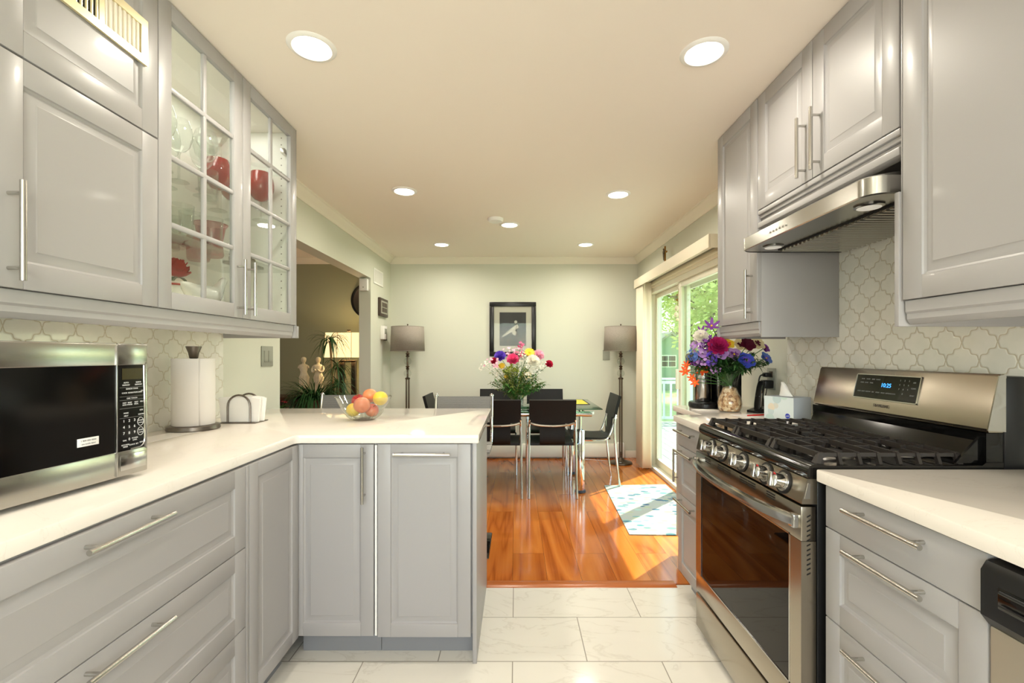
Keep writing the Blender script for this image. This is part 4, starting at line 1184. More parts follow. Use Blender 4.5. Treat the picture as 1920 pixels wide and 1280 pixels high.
dup(ch, (-.205, 4.86, 0), PI, 'black leather dining chair on the far side of the table, left behind the vase', G)
dup(ch, (.694, 4.475, 0), R(90), 'black leather dining chair seen side on at the right end of the table', G)
dup(ch, (-.585, 4.46, 0), R(-90), 'black leather dining chair at the left end of the table, only its back showing', G)

# bar stools behind the peninsula: face the camera
def make_stool(lb, loc, rz, grp):
    t = thing('bar_stool', lb, 'bar stool', loc, rz, grp)
    MB().box(-.195, .195, -.195, .195, 0, .014, .004).build('base', 'black_gloss', t)
    MB().box(-.197, .197, -.197, .197, 0.002, .008).build('base_edge', 'chrome', t)
    MB().lathe([(.05, .012), (.034, .03), (.028, .05), (.028, .60), (.05, .61)], seg=24).build('column', 'chrome', t)
    MB().tube([(.0, .02, .28), (.12, .10, .28), (.12, .20, .28), (-.12, .20, .28), (-.12, .10, .28), (0, .02, .28)], .009).build('footrest', 'chrome', t)
    leather_sheet(sp2([(.19, .640), (.10, .632), (-.05, .630), (-.14, .640)]), .20, .20, .012).build('seat', 'mesh_fabric', t)
    leather_sheet(sp2([(-.185, .77), (-.205, .83), (-.222, .895), (-.232, .942)]), .180, .183, .010).build('backrest', 'mesh_fabric', t)
    for s in (-1, 1):
        x = s * .192
        MB().tube(smooth_path([(x, .19, .628), (x, 0, .62), (x, -.12, .628), (x, -.178, .69), (x, -.205, .82), (x, -.232, .95)], 5), .010, 10).build('frame', 'chrome', t)
        MB().ball((x, -.234, .948), .014).build('frame_tip', 'chrome', t)
    MB().cyl((-.19, .05, .622), (.19, .05, .622), .009).cyl((-.19, -.09, .624), (.19, -.09, .624), .009).build('cross_rail', 'chrome', t)
    return t
st = make_stool('grey mesh-backed chrome bar stool behind the right end of the peninsula', (-.362, 2.95, 0), PI, 'mesh bar stools behind the peninsula')
dup(st, (-1.195, 3.05, 0), PI + .0, 'grey mesh-backed chrome bar stool behind the fruit bowl, left of the other stool', 'mesh bar stools behind the peninsula')
bpy.context.view_layer.update()
# ------------------------------------------------------------------ floor lamps
t = thing('floor_lamp', 'floor lamp with grey drum shade and crystal balls, left corner of the dining room', 'floor lamp', (-1.232, 5.20, 0))
MB().lathe([(.125, 0), (.128, .006), (.122, .018), (.085, .026), (.05, .036), (.024, .06), (0, .062)], seg=40).build('base', 'bronze', t)
MB().cyl((-.014, 0, .05), (-.014, 0, .955), .009).cyl((.014, 0, .05), (.014, 0, .955), .009).build('pole', 'bronze', t)
MB().lathe([(.006, .05), (.018, .06), (.010, .09), (.016, .11), (.008, .13)], seg=20).lathe([(.026, .95), (.028, .955), (.028, .968), (.010, .975)], seg=20).build('collar', 'bronze', t)
MB().ball((0, 0, 1.018), .043, 16).build('crystal_ball', 'crystal', t); MB().ball((0, 0, 1.155), .043, 16).build('crystal_ball', 'crystal', t)
MB().lathe([(.010, .975), (.010, 1.058), (.022, 1.068), (.012, 1.082), (.024, 1.096), (.010, 1.108), (.010, 1.20), (.024, 1.21), (.012, 1.225), (.024, 1.24), (.010, 1.255), (.008, 1.54), (.003, 1.56), (.010, 1.572), (0, 1.580)], seg=20).build('spindle', 'bronze', t)
MB().lathe([(.190, 1.272), (.180, 1.545)], seg=56, cap0=False, cap1=False).build('lamp_shade', 'lamp_shade', t, solid=.003)
MB().tube([(.18 * math.cos(a), .18 * math.sin(a), 1.545) for a in [2 * PI * k / 40 for k in range(40)]], .003, 6, True).tube([(.19 * math.cos(a), .19 * math.sin(a), 1.272) for a in [2 * PI * k / 40 for k in range(40)]], .003, 6, True).build('shade_rim', 'lamp_shade', t)
mb = MB()
for a in (0, 120, 240): mb.cyl((0, 0, 1.53), (.18 * math.cos(R(a)), .18 * math.sin(R(a)), 1.53), .0025)
mb.build('shade_spider', 'bronze', t)
dup(t, (1.185, 5.20, 0), .4, 'floor lamp with grey drum shade and crystal balls, right corner by the blind')

# framed picture
t = thing('framed_picture', 'black framed dark photograph hung on the far dining wall', 'picture', (-.041, YB - .001, 1.534))
w, h, f = .277, .322, .052
mb = MB().box(-w, w, -.026, 0, h - f, h, .004).box(-w, w, -.026, 0, -h, -h + f, .004).box(-w, -w + f, -.026, 0, -h + f, h - f, .004).box(w - f, w, -.026, 0, -h + f, h - f, .004)
mb.build('frame', 'frame_black', t)
MB().box(-w + f - .004, w - f + .004, -.012, -.002, -h + f - .004, h - f + .004).build('mount', 'frame_mat', t)
ph = MB().box(-.156, .156, -.0135, -.0125, -.198, .198).build('print', 'photo_print', t)
MB().box(-.158, .158, -.0128, -.0118, -.200, .200).build('mount_edge', 'frame_black', t)
sh = MB().rings([[(-.13, -.0145, -.085), (-.12, -.0145, -.095), (-.12, -.0140, -.095), (-.13, -.0140, -.085)], [(-.03, -.0145, .0), (-.01, -.0145, -.035), (-.01, -.0140, -.035), (-.03, -.0140, .0)], [(.05, -.0145, .06), (.075, -.0145, .02), (.075, -.0140, .02), (.05, -.0140, .06)]])
sh.cyl((.02, -.0145, -.045), (.02, -.0139, -.045), .028).cyl((.035, -.0145, .085), (.035, -.0139, .085), .018)
sh.build('pale_shape', 'frame_mat', ph)
MB().box(-w + f, w - f, -.0165, -.0160, -h + f, h - f).build('glazing', 'frame_glass', t, smooth=False)

# baseboard heater, plates, wall bits
t = thing('baseboard_heater', 'long white baseboard heater under the far dining wall', 'heater', (0, YB - .001, 0))
MB().prism([(0, .02), (-.055, .02), (-.060, .035), (-.060, .125), (-.035, .165), (0, .170)], -1.35, 1.20, 'x').build('cover', 'trim_paint', t)
MB().box(1.20, 1.275, -.066, 0, .012, .185, .004).build('end_cap', 'white_plastic', t)
MB().box(-1.40, -1.35, -.066, 0, .012, .185, .004).build('end_cap', 'white_plastic', t)
o = plate('wall_outlet', 'beige outlet plate on the far wall half hidden under the right lamp shade', 'outlet', 'grey_plastic', (1.075, YB - .0005, 1.225), 0, .085, .12)
o = plate('wall_outlet', 'white outlet plate low on the far wall behind the side chair', 'outlet', 'white_plastic', (.62, YB - .0005, .33), 0, .075, .12)
t = tag(MB().tube(smooth_path([(1.17, 5.10, .03), (1.05, 5.28, .008), (.85, 5.36, .006), (.66, 5.385, .02), (.60, 5.40, .17), (.62, 5.468, .30)], 6), .003, 6).build('lamp_flex', 'white_plastic'), 'thin pale lamp flex looping up to the low outlet', 'cable')
t = thing('return_vent', 'white louvred vent cover high on the left wall near the corner', 'vent', (XL + .0005, 4.83, 1.985), L_)
MB().box(0, .33, -.008, 0, 0, .020, .002).box(0, .33, -.008, 0, .145, .165, .002).box(0, .02, -.008, 0, .02, .145, .002).box(.31, .33, -.008, 0, .02, .145, .002).build('frame', 'white_plastic', t)
for k in range(14): MB().box(.03 + k * .0205, .040 + k * .0205, -.006, -.001, .02, .145).build('louvre', 'white_plastic', t)
t = thing('wall_frame', 'small brown framed panel with four squares below the vent', 'picture', (XL + .0005, 4.985, 1.655), L_)
MB().box(0, .30, -.028, 0, 0, .20, .004).build('frame', 'brown_plastic', t)
MB().box(.03, .27, -.030, -.026, .03, .17).build('mount', 'frame_mat', t)
for i in range(2):
    for j in range(2): MB().box(.055 + i * .10, .145 + i * .10, -.0315, -.029, .045 + j * .058, .095 + j * .058).build('square', 'brown_plastic', t)
t = thing('thermostat', 'white wall-mounted thermostat box beside the left floor lamp', 'thermostat', (XL + .0005, 5.07, 1.400), L_)
MB().box(0, .12, -.045, 0, 0, .15, .006).build('casing', 'white_plastic', t); MB().box(.02, .10, -.048, -.044, .06, .12, .002).build('display', 'grey_plastic', t)
MB().box(.13, .17, -.030, 0, -.01, .12, .006).build('bracket', 'brown_plastic', t)
t = thing('motion_sensor', 'white motion sensor on the end of the wall by the living room opening', 'sensor', (-1.565, 4.739, 1.885))
MB().box(-.042, .042, -.05, 0, 0, .125, .01).build('casing', 'white_plastic', t); MB().cyl((0, -.0495, .035), (0, -.052, .035), .006).build('lens', 'grey_plastic', t)
t = thing('round_mirror', 'dark round framed wall mirror in the living room, mostly behind the wall end', 'mirror', (-1.752, YB - .002, 1.875))
MB().tube([(.205 * math.cos(a), -.015, .205 * math.sin(a)) for a in [2 * PI * k / 48 for k in range(48)]], .013, 10, True).build('frame', 'frame_black', t)
MB().cyl((0, -.010, 0), (0, 0, 0), .205, seg=48).build('mirror_glass', 'steel_smooth', t)

# ------------------------------------------------------------------ living room corner
t = thing('console_table', 'dark wood console table in the living room behind the peninsula', 'table', (-2.38, 5.18, 0))
MB().box(-.72, .72, -.20, .20, .735, .765, .004).build('tabletop', 'console_wood', t)
MB().box(-.68, .68, -.17, .17, .66, .735).build('apron', 'console_wood', t)
for x in (-.67, .67):
    for y in (-.16, .16): MB().box(x - .025, x + .025, y - .025, y + .025, 0, .66).build('leg', 'console_wood', t)
t = thing('table_lamp', 'lit table lamp with cream box shade on a bronze frame base', 'lamp', (-1.86, 5.10, .765))
MB().box(-.13, .13, -.06, .06, 0, .02, .003).build('base', 'bronze', t)
for x in (-.075, .055): MB().box(x - .026, x + .026, -.02, .02, .02, .40, .002).build('upright', 'bronze', t)
MB().box(-.105, .085, -.02, .02, .38, .405, .002).cyl((0, 0, .40), (0, 0, .74), .006).box(-.02, .02, -.01, .01, .722, .742, .002).build('lamp_neck', 'bronze', t)
z0, z1 = .435, .705
def rect(w, d, z): return [(-w, -d, z), (w, -d, z), (w, d, z), (-w, d, z)]
MB().rings([rect(.225, .15, z0), rect(.21, .13, z1)], True, False, False).build('lamp_shade', 'warm_shade', t, solid=.002, smooth=False)
mb = MB()
for q in (.225, .08, -.08, -.225):
    mb.tube([(q, -.152, z0), (q * .933, -.132, z1)], .0025, 6)
mb.build('shade_seam', 'cane', t)
lamp('table_lamp_bulb', 'POINT', (-1.86, 5.10, 1.36), 6, (1.0, .82, .58), shadow_soft_size=.05)

def statue(lb, x, armf):
    t = thing('statuette', lb, 'statue', (x, 5.06, .765), 0)
    MB().lathe([(.055, 0), (.055, .02), (.048, .03), (0, .03)], seg=24).build('plinth', 'plaster', t)
    rs = []
    for z, rx, ry, ox in ((.03, .048, .040, 0), (.10, .044, .036, .0), (.17, .046, .036, .004), (.215, .052, .040, .006), (.25, .042, .032, .004), (.275, .034, .028, 0), (.31, .044, .032, -.003), (.335, .050, .032, -.004), (.352, .046, .026, -.003), (.362, .018, .017, 0), (.378, .0145, .015, 0), (.388, .022, .024, 0), (.408, .027, .030, 0), (.430, .022, .025, 0), (.440, .008, .01, 0)):
        rs.append([(ox + rx * (1 + (.10 * math.sin(9 * a) if z < .22 else 0)) * math.cos(a), ry * (1 + (.10 * math.sin(9 * a) if z < .22 else 0)) * math.sin(a), z) for a in [2 * PI * k / 36 for k in range(36)]])
    mb = MB().rings(rs)
    for s in (-1, 1):
        if armf: mb.tube(smooth_path([(s * .046, 0, .340), (s * .062, -.012, .30), (s * .045, -.032, .275), (s * .012, -.042, .300)], 4), [.013] * 5 + [.011] * 4 + [.010] * 4, 8)
        else: mb.tube([(s * .046, 0, .340), (s * .056, -.004, .315)], [.013, .010], 8)
    mb.ball((0, .024, .418), .018)
    mb.build('figure', 'plaster', t, angle=60)
statue('cream plaster statuette without arms, left of the pair behind the fern', -2.345, False)
statue('cream plaster statuette with folded arms, right of the pair behind the fern', -2.185, True)

def blade(mb, base, az, L, droop, w, lift=1.0, n=7, twist=0):
    p = Vector(base); d = Vector((math.cos(az), math.sin(az), 0)); side = Vector((-math.sin(az), math.cos(az), 0))
    pts = []
    for i in range(n + 1):
        u = i / n
        pts.append((p + d * (L * (u * (1 - .18 * u * droop))) + Vector((0, 0, L * (lift * u - droop * u * u))), w * (math.sin(PI * min(1, u * .92 + .08)) ** .7) * (1 - .3 * u)))
    vs = []; fs = []
    for q, ww in pts: vs += [tuple(q - side * ww), tuple(q + Vector((0, 0, -ww * .25))), tuple(q + side * ww)]
    for i in range(n):
        for j in (0, 1): fs.append((i * 3 + j, i * 3 + j + 1, i * 3 + j + 4, i * 3 + j + 3))
    mb.add(vs, fs)
rn = random.Random(5)
# dracaena with three cane tops
dx, dy = -1.745, 4.42
t = thing('dracaena_plant', 'tall cane plant with spiky leaf tufts in front of the lit lamp', 'plant', (dx, dy, 0))
MB().lathe([(.11, 0), (.15, .26), (.155, .30), (.14, .30), (.13, .26), (0, .25)], seg=28).build('pot', 'pot_clay', t)
for cx0, cy0, hx, hy, hz, L in ((.02, 0, -.05, 0, 1.36, .26), (.05, .03, .0, .05, 1.10, .24), (-.03, .02, .03, -.02, .93, .26)):
    MB().tube(smooth_path([(cx0, cy0, .24), ((cx0 + hx) / 2 + .01, cy0, hz * .55), (hx, hy, hz)], 5), .011, 8).build('cane', 'cane', t)
    mb = MB()
    for k in range(60):
        blade(mb, (hx, hy, hz + rn.uniform(-.03, .03)), rn.uniform(0, 2 * PI), L * rn.uniform(.6, 1.1), rn.uniform(.6, 1.7), .006, rn.uniform(.2, 1.1))
    mb.build('leaf_tuft', 'leaf_dark', t, angle=80)
# leafy plant on a stand
t = thing('spider_plant', 'large dark green arching plant in the living room, left behind the peninsula', 'plant', (-1.86, 4.24, .06))
MB().lathe([(.16, -.10), (.16, -.07), (.03, -.05), (.03, .50), (.17, .54), (.17, .56), (0, .56)], seg=28).build('stand', 'console_wood', t)
MB().lathe([(.11, .56), (.16, .72), (.165, .76), (.15, .76), (.14, .72), (0, .72)], seg=28).build('pot', 'pot_clay', t)
mb = MB()
for k in range(520):
    a = rn.uniform(0, 2 * PI); blade(mb, (.06 * math.cos(a) * rn.random(), .06 * math.sin(a) * rn.random(), .73), a + rn.uniform(-.4, .4), rn.uniform(.20, .42), rn.uniform(.6, 1.9), rn.uniform(.004, .008), rn.uniform(.6, 1.35))
mb.build('foliage', 'leaf_dark', t, angle=80)
t = thing('potted_plant', 'low reddish flowering plant at the far left of the living room opening', 'plant', (-2.42, 4.62, .0))
MB().lathe([(.15, 0), (.15, .03), (.03, .05), (.03, .50), (.15, .54), (.15, .56), (0, .56)], seg=24).build('stand', 'console_wood', t)
MB().lathe([(.09, .56), (.12, .66), (.125, .69), (0, .68)], seg=24).build('pot', 'pot_clay', t)
mb = MB(); 
for k in range(60):
    a = rn.uniform(0, 2 * PI); blade(mb, (0, 0, .67), a, rn.uniform(.10, .20), rn.uniform(.4, 1.2), .018, rn.uniform(.4, 1.1), 5)
mb.build('foliage', 'leaf_mid', t, angle=80)
for k in range(5):
    a = k * 1.26; mb = MB()
    for q in range(8): blade(mb, (.10 * math.cos(a), .10 * math.sin(a), .745), q * PI / 4, .035, .7, .012, .8, 3)
    mb.build('blossom', 'petal_crimson', t, angle=80)

# ------------------------------------------------------------------ flowers
def petal_ring(mb, c, nrm, n, L, w, cup, off=0, wav=0):
    # petals in a ring around nrm
    nrm = Vector(nrm).normalized(); a = nrm.orthogonal().normalized(); b = nrm.cross(a); c = Vector(c)
    for k in range(n):
        an = 2 * PI * k / n + off; d = a * math.cos(an) + b * math.sin(an); s = nrm.cross(d)
        row = []
        for u in (0.05, .35, .7, 1.0):
            ww = w * math.sin(PI * min(.98, .12 + u * .78)) ** .8
            q = c + d * (L * u) + nrm * (L * cup * u * u)
            row.append((q - s * ww + nrm * wav * ww, q + nrm * (-.15 * ww), q + s * ww + nrm * wav * ww))
        vs = [tuple(p) for r in row for p in r]; fs = []
        for i in range(3):
            for j in (0, 1): fs.append((i * 3 + j, i * 3 + j + 1, i * 3 + j + 4, i * 3 + j + 3))
        mb.add(vs, fs)
CATN = {}
def flower(kind, m, lb, root, head, grp, r=.035, center='petal_yellow', cat='flower', name=None, seed=0, face=None):
    rr = random.Random(seed)
    t = thing(name or kind, lb, cat, (0, 0, 0), 0, grp)
    root = Vector(root); head = Vector(head); t.location = root
    h = head - root; r *= 1.28
    mid = h * .5 + Vector((h.x * -.14, h.y * -.14, abs(h.z) * .06))
    MB().tube(smooth_path([(0, 0, 0), mid, h], 5), .0020, 6).build('stem', 'stem_green', t)
    nrm = Vector(face) if face else (h.normalized() * .8 + Vector((0, -1.0, .25)))
    nrm.normalize()
    mb = MB()
    if kind in ('peony', 'carnation'):
        for j, (n, L, w, cup) in enumerate(((9, 1, .40, .15), (9, .85, .38, .5), (8, .65, .34, .9), (6, .45, .28, 1.5), (4, .25, .2, 2.5))):
            petal_ring(mb, h + nrm * (j * r * .08), nrm, n, r * L, r * w, cup, j * .4 + rr.random(), .4)
    elif kind == 'daisy':
        for j in range(2): petal_ring(mb, h + nrm * j * r * .06, nrm, 14, r * (1 - .15 * j), r * .16, .12 + .15 * j, j * .22)
    elif kind == 'pansy':
        petal_ring(mb, h, nrm, 5, r, r * .52, .10, rr.random(), .25); petal_ring(mb, h + nrm * r * .06, nrm, 3, r * .8, r * .45, .2, rr.random(), .3)
    elif kind == 'lily':
        petal_ring(mb, h, nrm, 6, r, r * .22, .5, rr.random(), -.2)
    elif kind == 'cluster':
        for j in range(26):
            v = Vector((rr.gauss(0, 1), rr.gauss(0, 1), rr.gauss(0, 1))).normalized() * r * rr.uniform(.5, 1)
            petal_ring(mb, h + v, v + nrm * .01, 5, r * .24, r * .12, .3, rr.random())
    elif kind == 'spray':
        for j in range(22):
            v = Vector((rr.uniform(-1, 1), rr.uniform(-1, 1), rr.uniform(-.4, 1))) * r
            petal_ring(mb, h + v, nrm + v * 8, 5, .0105, .0062, .3, rr.random())
            if j % 2 == 0: mb.tube([tuple(h * .96), tuple(h + v)], .0006, 4)
    mb.build('petals', m, t, angle=80)
    if kind == 'pansy':
        mk_ = MB(); petal_ring(mk_, h + nrm * r * .10, nrm, 5, r * .46, r * .2, .12, rr.random(), .2)
        mk_.build('petal_markings', {'petal_cream': 'petal_maroon', 'petal_yellow': 'petal_orange', 'petal_lilac': 'petal_purple', 'petal_blue': 'petal_violet', 'petal_steel_blue': 'petal_violet'}.get(m, 'petal_maroon'), t, angle=80)
    if kind in ('daisy', 'pansy', 'lily'):
        MB().ball(tuple(h + nrm * r * .08), r * (.26 if kind == 'daisy' else .13), 10).build('flower_centre', center, t)
    return t
def greens(lb, c, n, spread, hz, m, seed, z0=.0, leafL=.035, grp=None):
    rr = random.Random(seed); mb = MB()
    for k in range(n):
        a = rr.uniform(0, 2 * PI); s = spread * rr.uniform(.25, 1); zz = hz * rr.uniform(.45, 1) * (1 - .35 * (s / spread) ** 2)
        tip = Vector((s * math.cos(a), s * .8 * math.sin(a), zz))
        pts = smooth_path([(0, 0, z0), tuple(tip * .5 + Vector((0, 0, .03))), tuple(tip)], 4)
        mb.tube(pts, .0012, 4)
        for q in pts[3:]:
            for _ in range(3):
                blade(mb, tuple(q), rr.uniform(0, 2 * PI), leafL * rr.uniform(.6, 1.2), rr.uniform(.2, 1), leafL * .16, rr.uniform(.1, .9), 3)
    o = mb.build('bouquet_greenery', m, None, angle=80)
    o.location = c
    return tag(o, lb, 'leaves', None, 'stuff')

# table bouquet: vase stands on the glass table
bx0, by0, bz0 = .012, 4.33, .758
t = thing('glass_vase', 'tall clear glass vase of water on the dining table', 'vase', (bx0, by0, bz0))
MB().lathe([(0, .003), (.052, .0), (.056, .01), (.058, .10), (.064, .22), (.069, .225)], seg=32, cap0=False, cap1=False).build('glass', 'crystal', t)
MB().lathe([(0, .006), (.050, .006), (.054, .08), (0, .081)], seg=28, cap0=False).build('glass_beads', 'crystal', t)
GT = 'flowers in the vase on the dining table'
Pz = lambda px, py, Y: ((px - 968) * Y / 860, Y, 1.234 - (py - 664) * Y / 860)
tb = [('carnation', 'petal_crimson', 'small crimson carnation at the far left of the table bouquet', 927, 677, .028), ('peony', 'petal_violet', 'violet bloom at the left of the table bouquet', 938, 669, .046),
      ('peony', 'petal_pink', 'bright pink peony at the middle of the table bouquet', 962, 675, .050), ('daisy', 'petal_yellow', 'yellow daisy high on the right of the table bouquet', 993, 661, .042),
      ('peony', 'petal_pale_pink', 'pale pink peony at the upper right of the table bouquet', 1009, 667, .046), ('peony', 'petal_white', 'large white bloom in the right half of the table bouquet', 999, 678, .052),
      ('carnation', 'petal_crimson', 'crimson carnation at the far right tip of the table bouquet', 1029, 683, .032), ('daisy', 'petal_yellow', 'yellow daisy low on the left of the table bouquet', 951, 706, .030),
      ('daisy', 'petal_yellow', 'small yellow flower left of the pink peony', 941, 686, .028), ('cluster', 'petal_pale_pink', 'pale pink blossom cluster at the top of the table bouquet', 972, 657, .036),
      ('cluster', 'petal_pink', 'tall pink blossom spike standing highest over the table bouquet', 977, 646, .026), ('cluster', 'petal_green', 'yellow-green fern-like spray in the middle of the table bouquet', 964, 693, .050),
      ('spray', 'petal_white', 'airy white blossom spray at the far left of the table bouquet', 915, 690, .062), ('spray', 'petal_white', 'airy white blossom spray below the pale pink peony', 1000, 698, .055),
      ('spray', 'petal_white', 'airy white blossom spray over the middle of the table bouquet', 985, 672, .050), ('spray', 'petal_pale_pink', 'airy pinkish spray beside the violet bloom', 921, 683, .048),
      ('spray', 'petal_white', 'airy white blossom spray low at the left above the vase', 938, 700, .045), ('spray', 'petal_pale_pink', 'airy pinkish spray behind the bright pink peony', 955, 662, .045),
      ('spray', 'petal_white', 'airy white blossom spray at the right near the crimson carnation', 1014, 688, .045), ('cluster', 'petal_pink', 'pink blossom cluster between the peony and the yellow daisy', 979, 664, .030),
      ('cluster', 'petal_cream', 'cream blossom cluster low on the right of the table bouquet', 990, 704, .034), ('cluster', 'petal_green', 'yellow-green blossom cluster low on the left of the table bouquet', 950, 696, .036)]
for i, (k, m, lb, px, py, r) in enumerate(tb):
    Y = by0 - .10 + .035 * (i * 7 % 5) - (.04 if r > .045 else 0)
    flower(k, m, lb, (bx0 + .03 * math.cos(i), by0 + .03 * math.sin(i), bz0 + .012), Pz(px, py, Y), GT, r, seed=i, name={'cluster': 'blossom_cluster', 'spray': 'blossom_spray'}.get(k, k))
greens('mid green leaves filling the bouquet on the dining table', (bx0, by0, bz0 + .01), 46, .29, .40, 'leaf_mid', 3, leafL=.055)
greens('olive green sprigs among the flowers on the dining table', (bx0 - .02, by0, bz0 + .01), 80, .27, .40, 'leaf_olive', 8, leafL=.038)

GR = 'flowers in the pebble vase'
rb = [('lily', 'petal_purple', 'purple star flower highest in the pebble vase', 1334, 611, .036), ('lily', 'petal_purple', 'small purple star flower beside the highest one', 1316, 621, .026), ('peony', 'petal_white', 'white bloom at the upper left of the pebble vase bouquet', 1314, 632, .036),
      ('cluster', 'petal_purple', 'deep purple blossom cluster at the top of the pebble vase bouquet', 1335, 637, .036), ('peony', 'petal_magenta', 'large magenta bloom at the centre of the pebble vase bouquet', 1346, 650, .046),
      ('pansy', 'petal_yellow', 'yellow pansy right above the magenta bloom', 1365, 645, .030), ('pansy', 'petal_yellow', 'yellow pansy tucked under the left of the magenta bloom', 1335, 656, .026),
      ('pansy', 'petal_cream', 'cream pansy with a dark centre, right of the yellow pansy', 1388, 647, .038), ('pansy', 'petal_maroon', 'dark maroon pansy behind the cream pansies', 1402, 646, .036),
      ('pansy', 'petal_cream', 'cream pansy at the upper right of the pebble vase bouquet', 1420, 644, .036), ('pansy', 'petal_purple', 'purple pansy at the far upper right', 1433, 652, .028),
      ('pansy', 'petal_lilac', 'lilac pansy at the centre front of the pebble vase bouquet', 1376, 665, .042), ('pansy', 'petal_lilac', 'lilac pansy left below the magenta bloom', 1352, 663, .034),
      ('pansy', 'petal_blue', 'bright violet-blue pansy right of the centre', 1399, 676, .042), ('pansy', 'petal_steel_blue', 'steel blue pansy at the right edge of the bouquet', 1436, 672, .034),
      ('cluster', 'petal_lilac', 'lilac blossom cluster at the left of the pebble vase bouquet', 1316, 657, .042), ('cluster', 'petal_purple', 'purple blossom cluster at the left middle of the bouquet', 1325, 645, .034),
      ('cluster', 'petal_lilac', 'lilac blossom cluster low at the left', 1320, 677, .032), ('cluster', 'petal_lilac', 'small lilac cluster hanging at the bottom centre', 1340, 689, .028),
      ('cluster', 'petal_lilac', 'smallest lilac cluster just over the vase rim', 1364, 687, .020), ('cluster', 'petal_steel_blue', 'dusky blue blossom cluster at the far left', 1299, 665, .032),
      ('cluster', 'petal_lilac', 'lilac blossom cluster just under the white bloom', 1308, 645, .034), ('cluster', 'petal_purple', 'purple blossom cluster between the white and magenta blooms', 1328, 652, .034),
      ('cluster', 'petal_purple', 'purple blossom cluster below the steel-blue one at far left', 1306, 677, .030), ('cluster', 'petal_violet', 'violet blossom cluster in the left middle under the purple ones', 1334, 672, .034),
      ('cluster', 'petal_purple', 'dusky purple blossom cluster nearest the top star flower', 1346, 630, .028),
      ('lily', 'petal_orange', 'orange star flower drooping at the far left', 1285, 696, .026), ('lily', 'petal_orange', 'orange star flower under the lilac clusters', 1317, 695, .032),
      ('lily', 'petal_orange', 'lowest orange star flower of the drooping spray', 1303, 717, .022), ('lily', 'petal_orange', 'small orange star flower on the drooping spray, above the lowest', 1297, 708, .020),
      ('lily', 'petal_orange', 'pale orange bud cluster at the left edge', 1287, 684, .020)]
for i, (k, m, lb, px, py, r) in enumerate(rb):
    Y = vy - .10 + .03 * (i * 5 % 4) - (.03 if r > .035 else 0)
    if px > 1380 and k == 'pansy': Y = min(Y, vy - .03)
    flower(k, m, lb, (vx + .012 * math.cos(i), vy + .012 * math.sin(i), .915 + .142), Pz(px, py, Y), GR, r * .92, 'petal_yellow' if 'cream' not in lb else 'petal_maroon', seed=i + 50, name={'cluster': 'blossom_cluster', 'lily': 'star_flower'}.get(k, k))
greens('dark green leaves filling the bouquet in the pebble vase', (vx, vy, .915 + .16), 85, .21, .19, 'leaf_dark', 12, leafL=.055)

# ------------------------------------------------------------------ glassware in the glass cabinet
def goblet(nm, lb, cat, m, x, y, z, H, rb_, sh, grp, bowlm=None, foot=.034):
    t = thing(nm, lb, cat, (x, y, z), 0, grp)
    zb_ = H * sh
    MB().lathe([(foot, 0), (foot * .9, .003), (.006, .008), (.0042, .02), (.0042, zb_ - .01), (.008, zb_)], seg=24).build('stem', m, t)
    hb = H - zb_
    MB().lathe([(.004, zb_), (rb_ * .45, zb_ + hb * .05), (rb_ * .78, zb_ + hb * .20), (rb_ * .96, zb_ + hb * .42), (rb_, zb_ + hb * .58), (rb_ * .92, zb_ + hb * .80), (rb_ * .74, H)], seg=28, cap0=False, cap1=False).build('bowl', bowlm or m, t)
    return t
sA, sB, sC, sD = 2.1405, 1.8875, 1.6515, 1.3995
wg = None
for x, y, s, h_, r_, lb in ((-1.28, 1.74, sB, .235, .045, 'clear wine glass on the third shelf, nearest the left stile of the glass door'), (-1.37, 1.80, sB, .235, .045, 'clear wine glass on the third shelf behind the nearest ones'),
                         (-1.24, 1.83, sB, .235, .045, 'clear wine glass on the third shelf in front, left of the red goblets'), (-1.43, 1.73, sB, .235, .045, 'clear wine glass on the third shelf against the back'),
                         (-1.30, 1.90, sB, .235, .045, 'clear wine glass on the third shelf beside the first red goblet'), (-1.26, 1.63, sB, .235, .045, 'clear wine glass on the third shelf, mostly behind the cabinet frame')):
    if wg is None: wg = goblet('wine_glass', lb, 'glass', 'crystal', x, y, s, h_, r_, .48, 'clear wine glasses in the glass cabinet')
    else: dup(wg, (x, y, s), 0, lb)
rg_ = None
for x, y, z, lb in ((-1.36, 2.09, sB, 'red balloon goblet farthest left, against the cabinet back'), (-1.385, 2.245, sB, 'red balloon goblet in the middle of the three, behind the door stile'), (-1.25, 2.245, sB, 'red balloon goblet at the right, in front of the pin-holed side')):
    if rg_ is None: rg_ = goblet('red_goblet', lb, 'glass', 'crystal', x, y, z, .232, .060, .40, 'red goblets in the glass cabinet', 'red_glass', .038)
    else: dup(rg_, (x, y, z), 0, lb)
tm = None
for x, y, z, lb in ((-1.24, 1.70, sC, 'clear tumbler on the second shelf, nearest the left'), (-1.27, 1.79, sC, 'clear tumbler on the second shelf, second from the left'), (-1.37, 1.74, sC, 'clear tumbler on the second shelf in the back row, left'),
(-1.39, 1.84, sC, 'clear tumbler on the second shelf in the back row, right'), (-1.24, 1.87, sC, 'clear tumbler on the second shelf beside the pink vase'), (-1.33, 1.98, sB, 'small clear tumbler on the third shelf between the red goblets')):
    if tm is None:
        tm = thing('tumbler', lb, 'glass', (x, y, z), 0, 'clear tumblers in the glass cabinet')
        MB().lathe([(0, .006), (.030, .0), (.033, .004), (.036, .06), (.040, .135), (.0385, .135), (.034, .06), (.030, .012), (0, .012)], seg=28, cap0=False, cap1=False).build('glass', 'crystal', tm)
    else: dup(tm, (x, y, z), 0, lb)
t = thing('pink_vase', 'pink ribbed glass vase on the second shelf of the glass cabinet', 'vase', (-1.31, 1.965, sC))
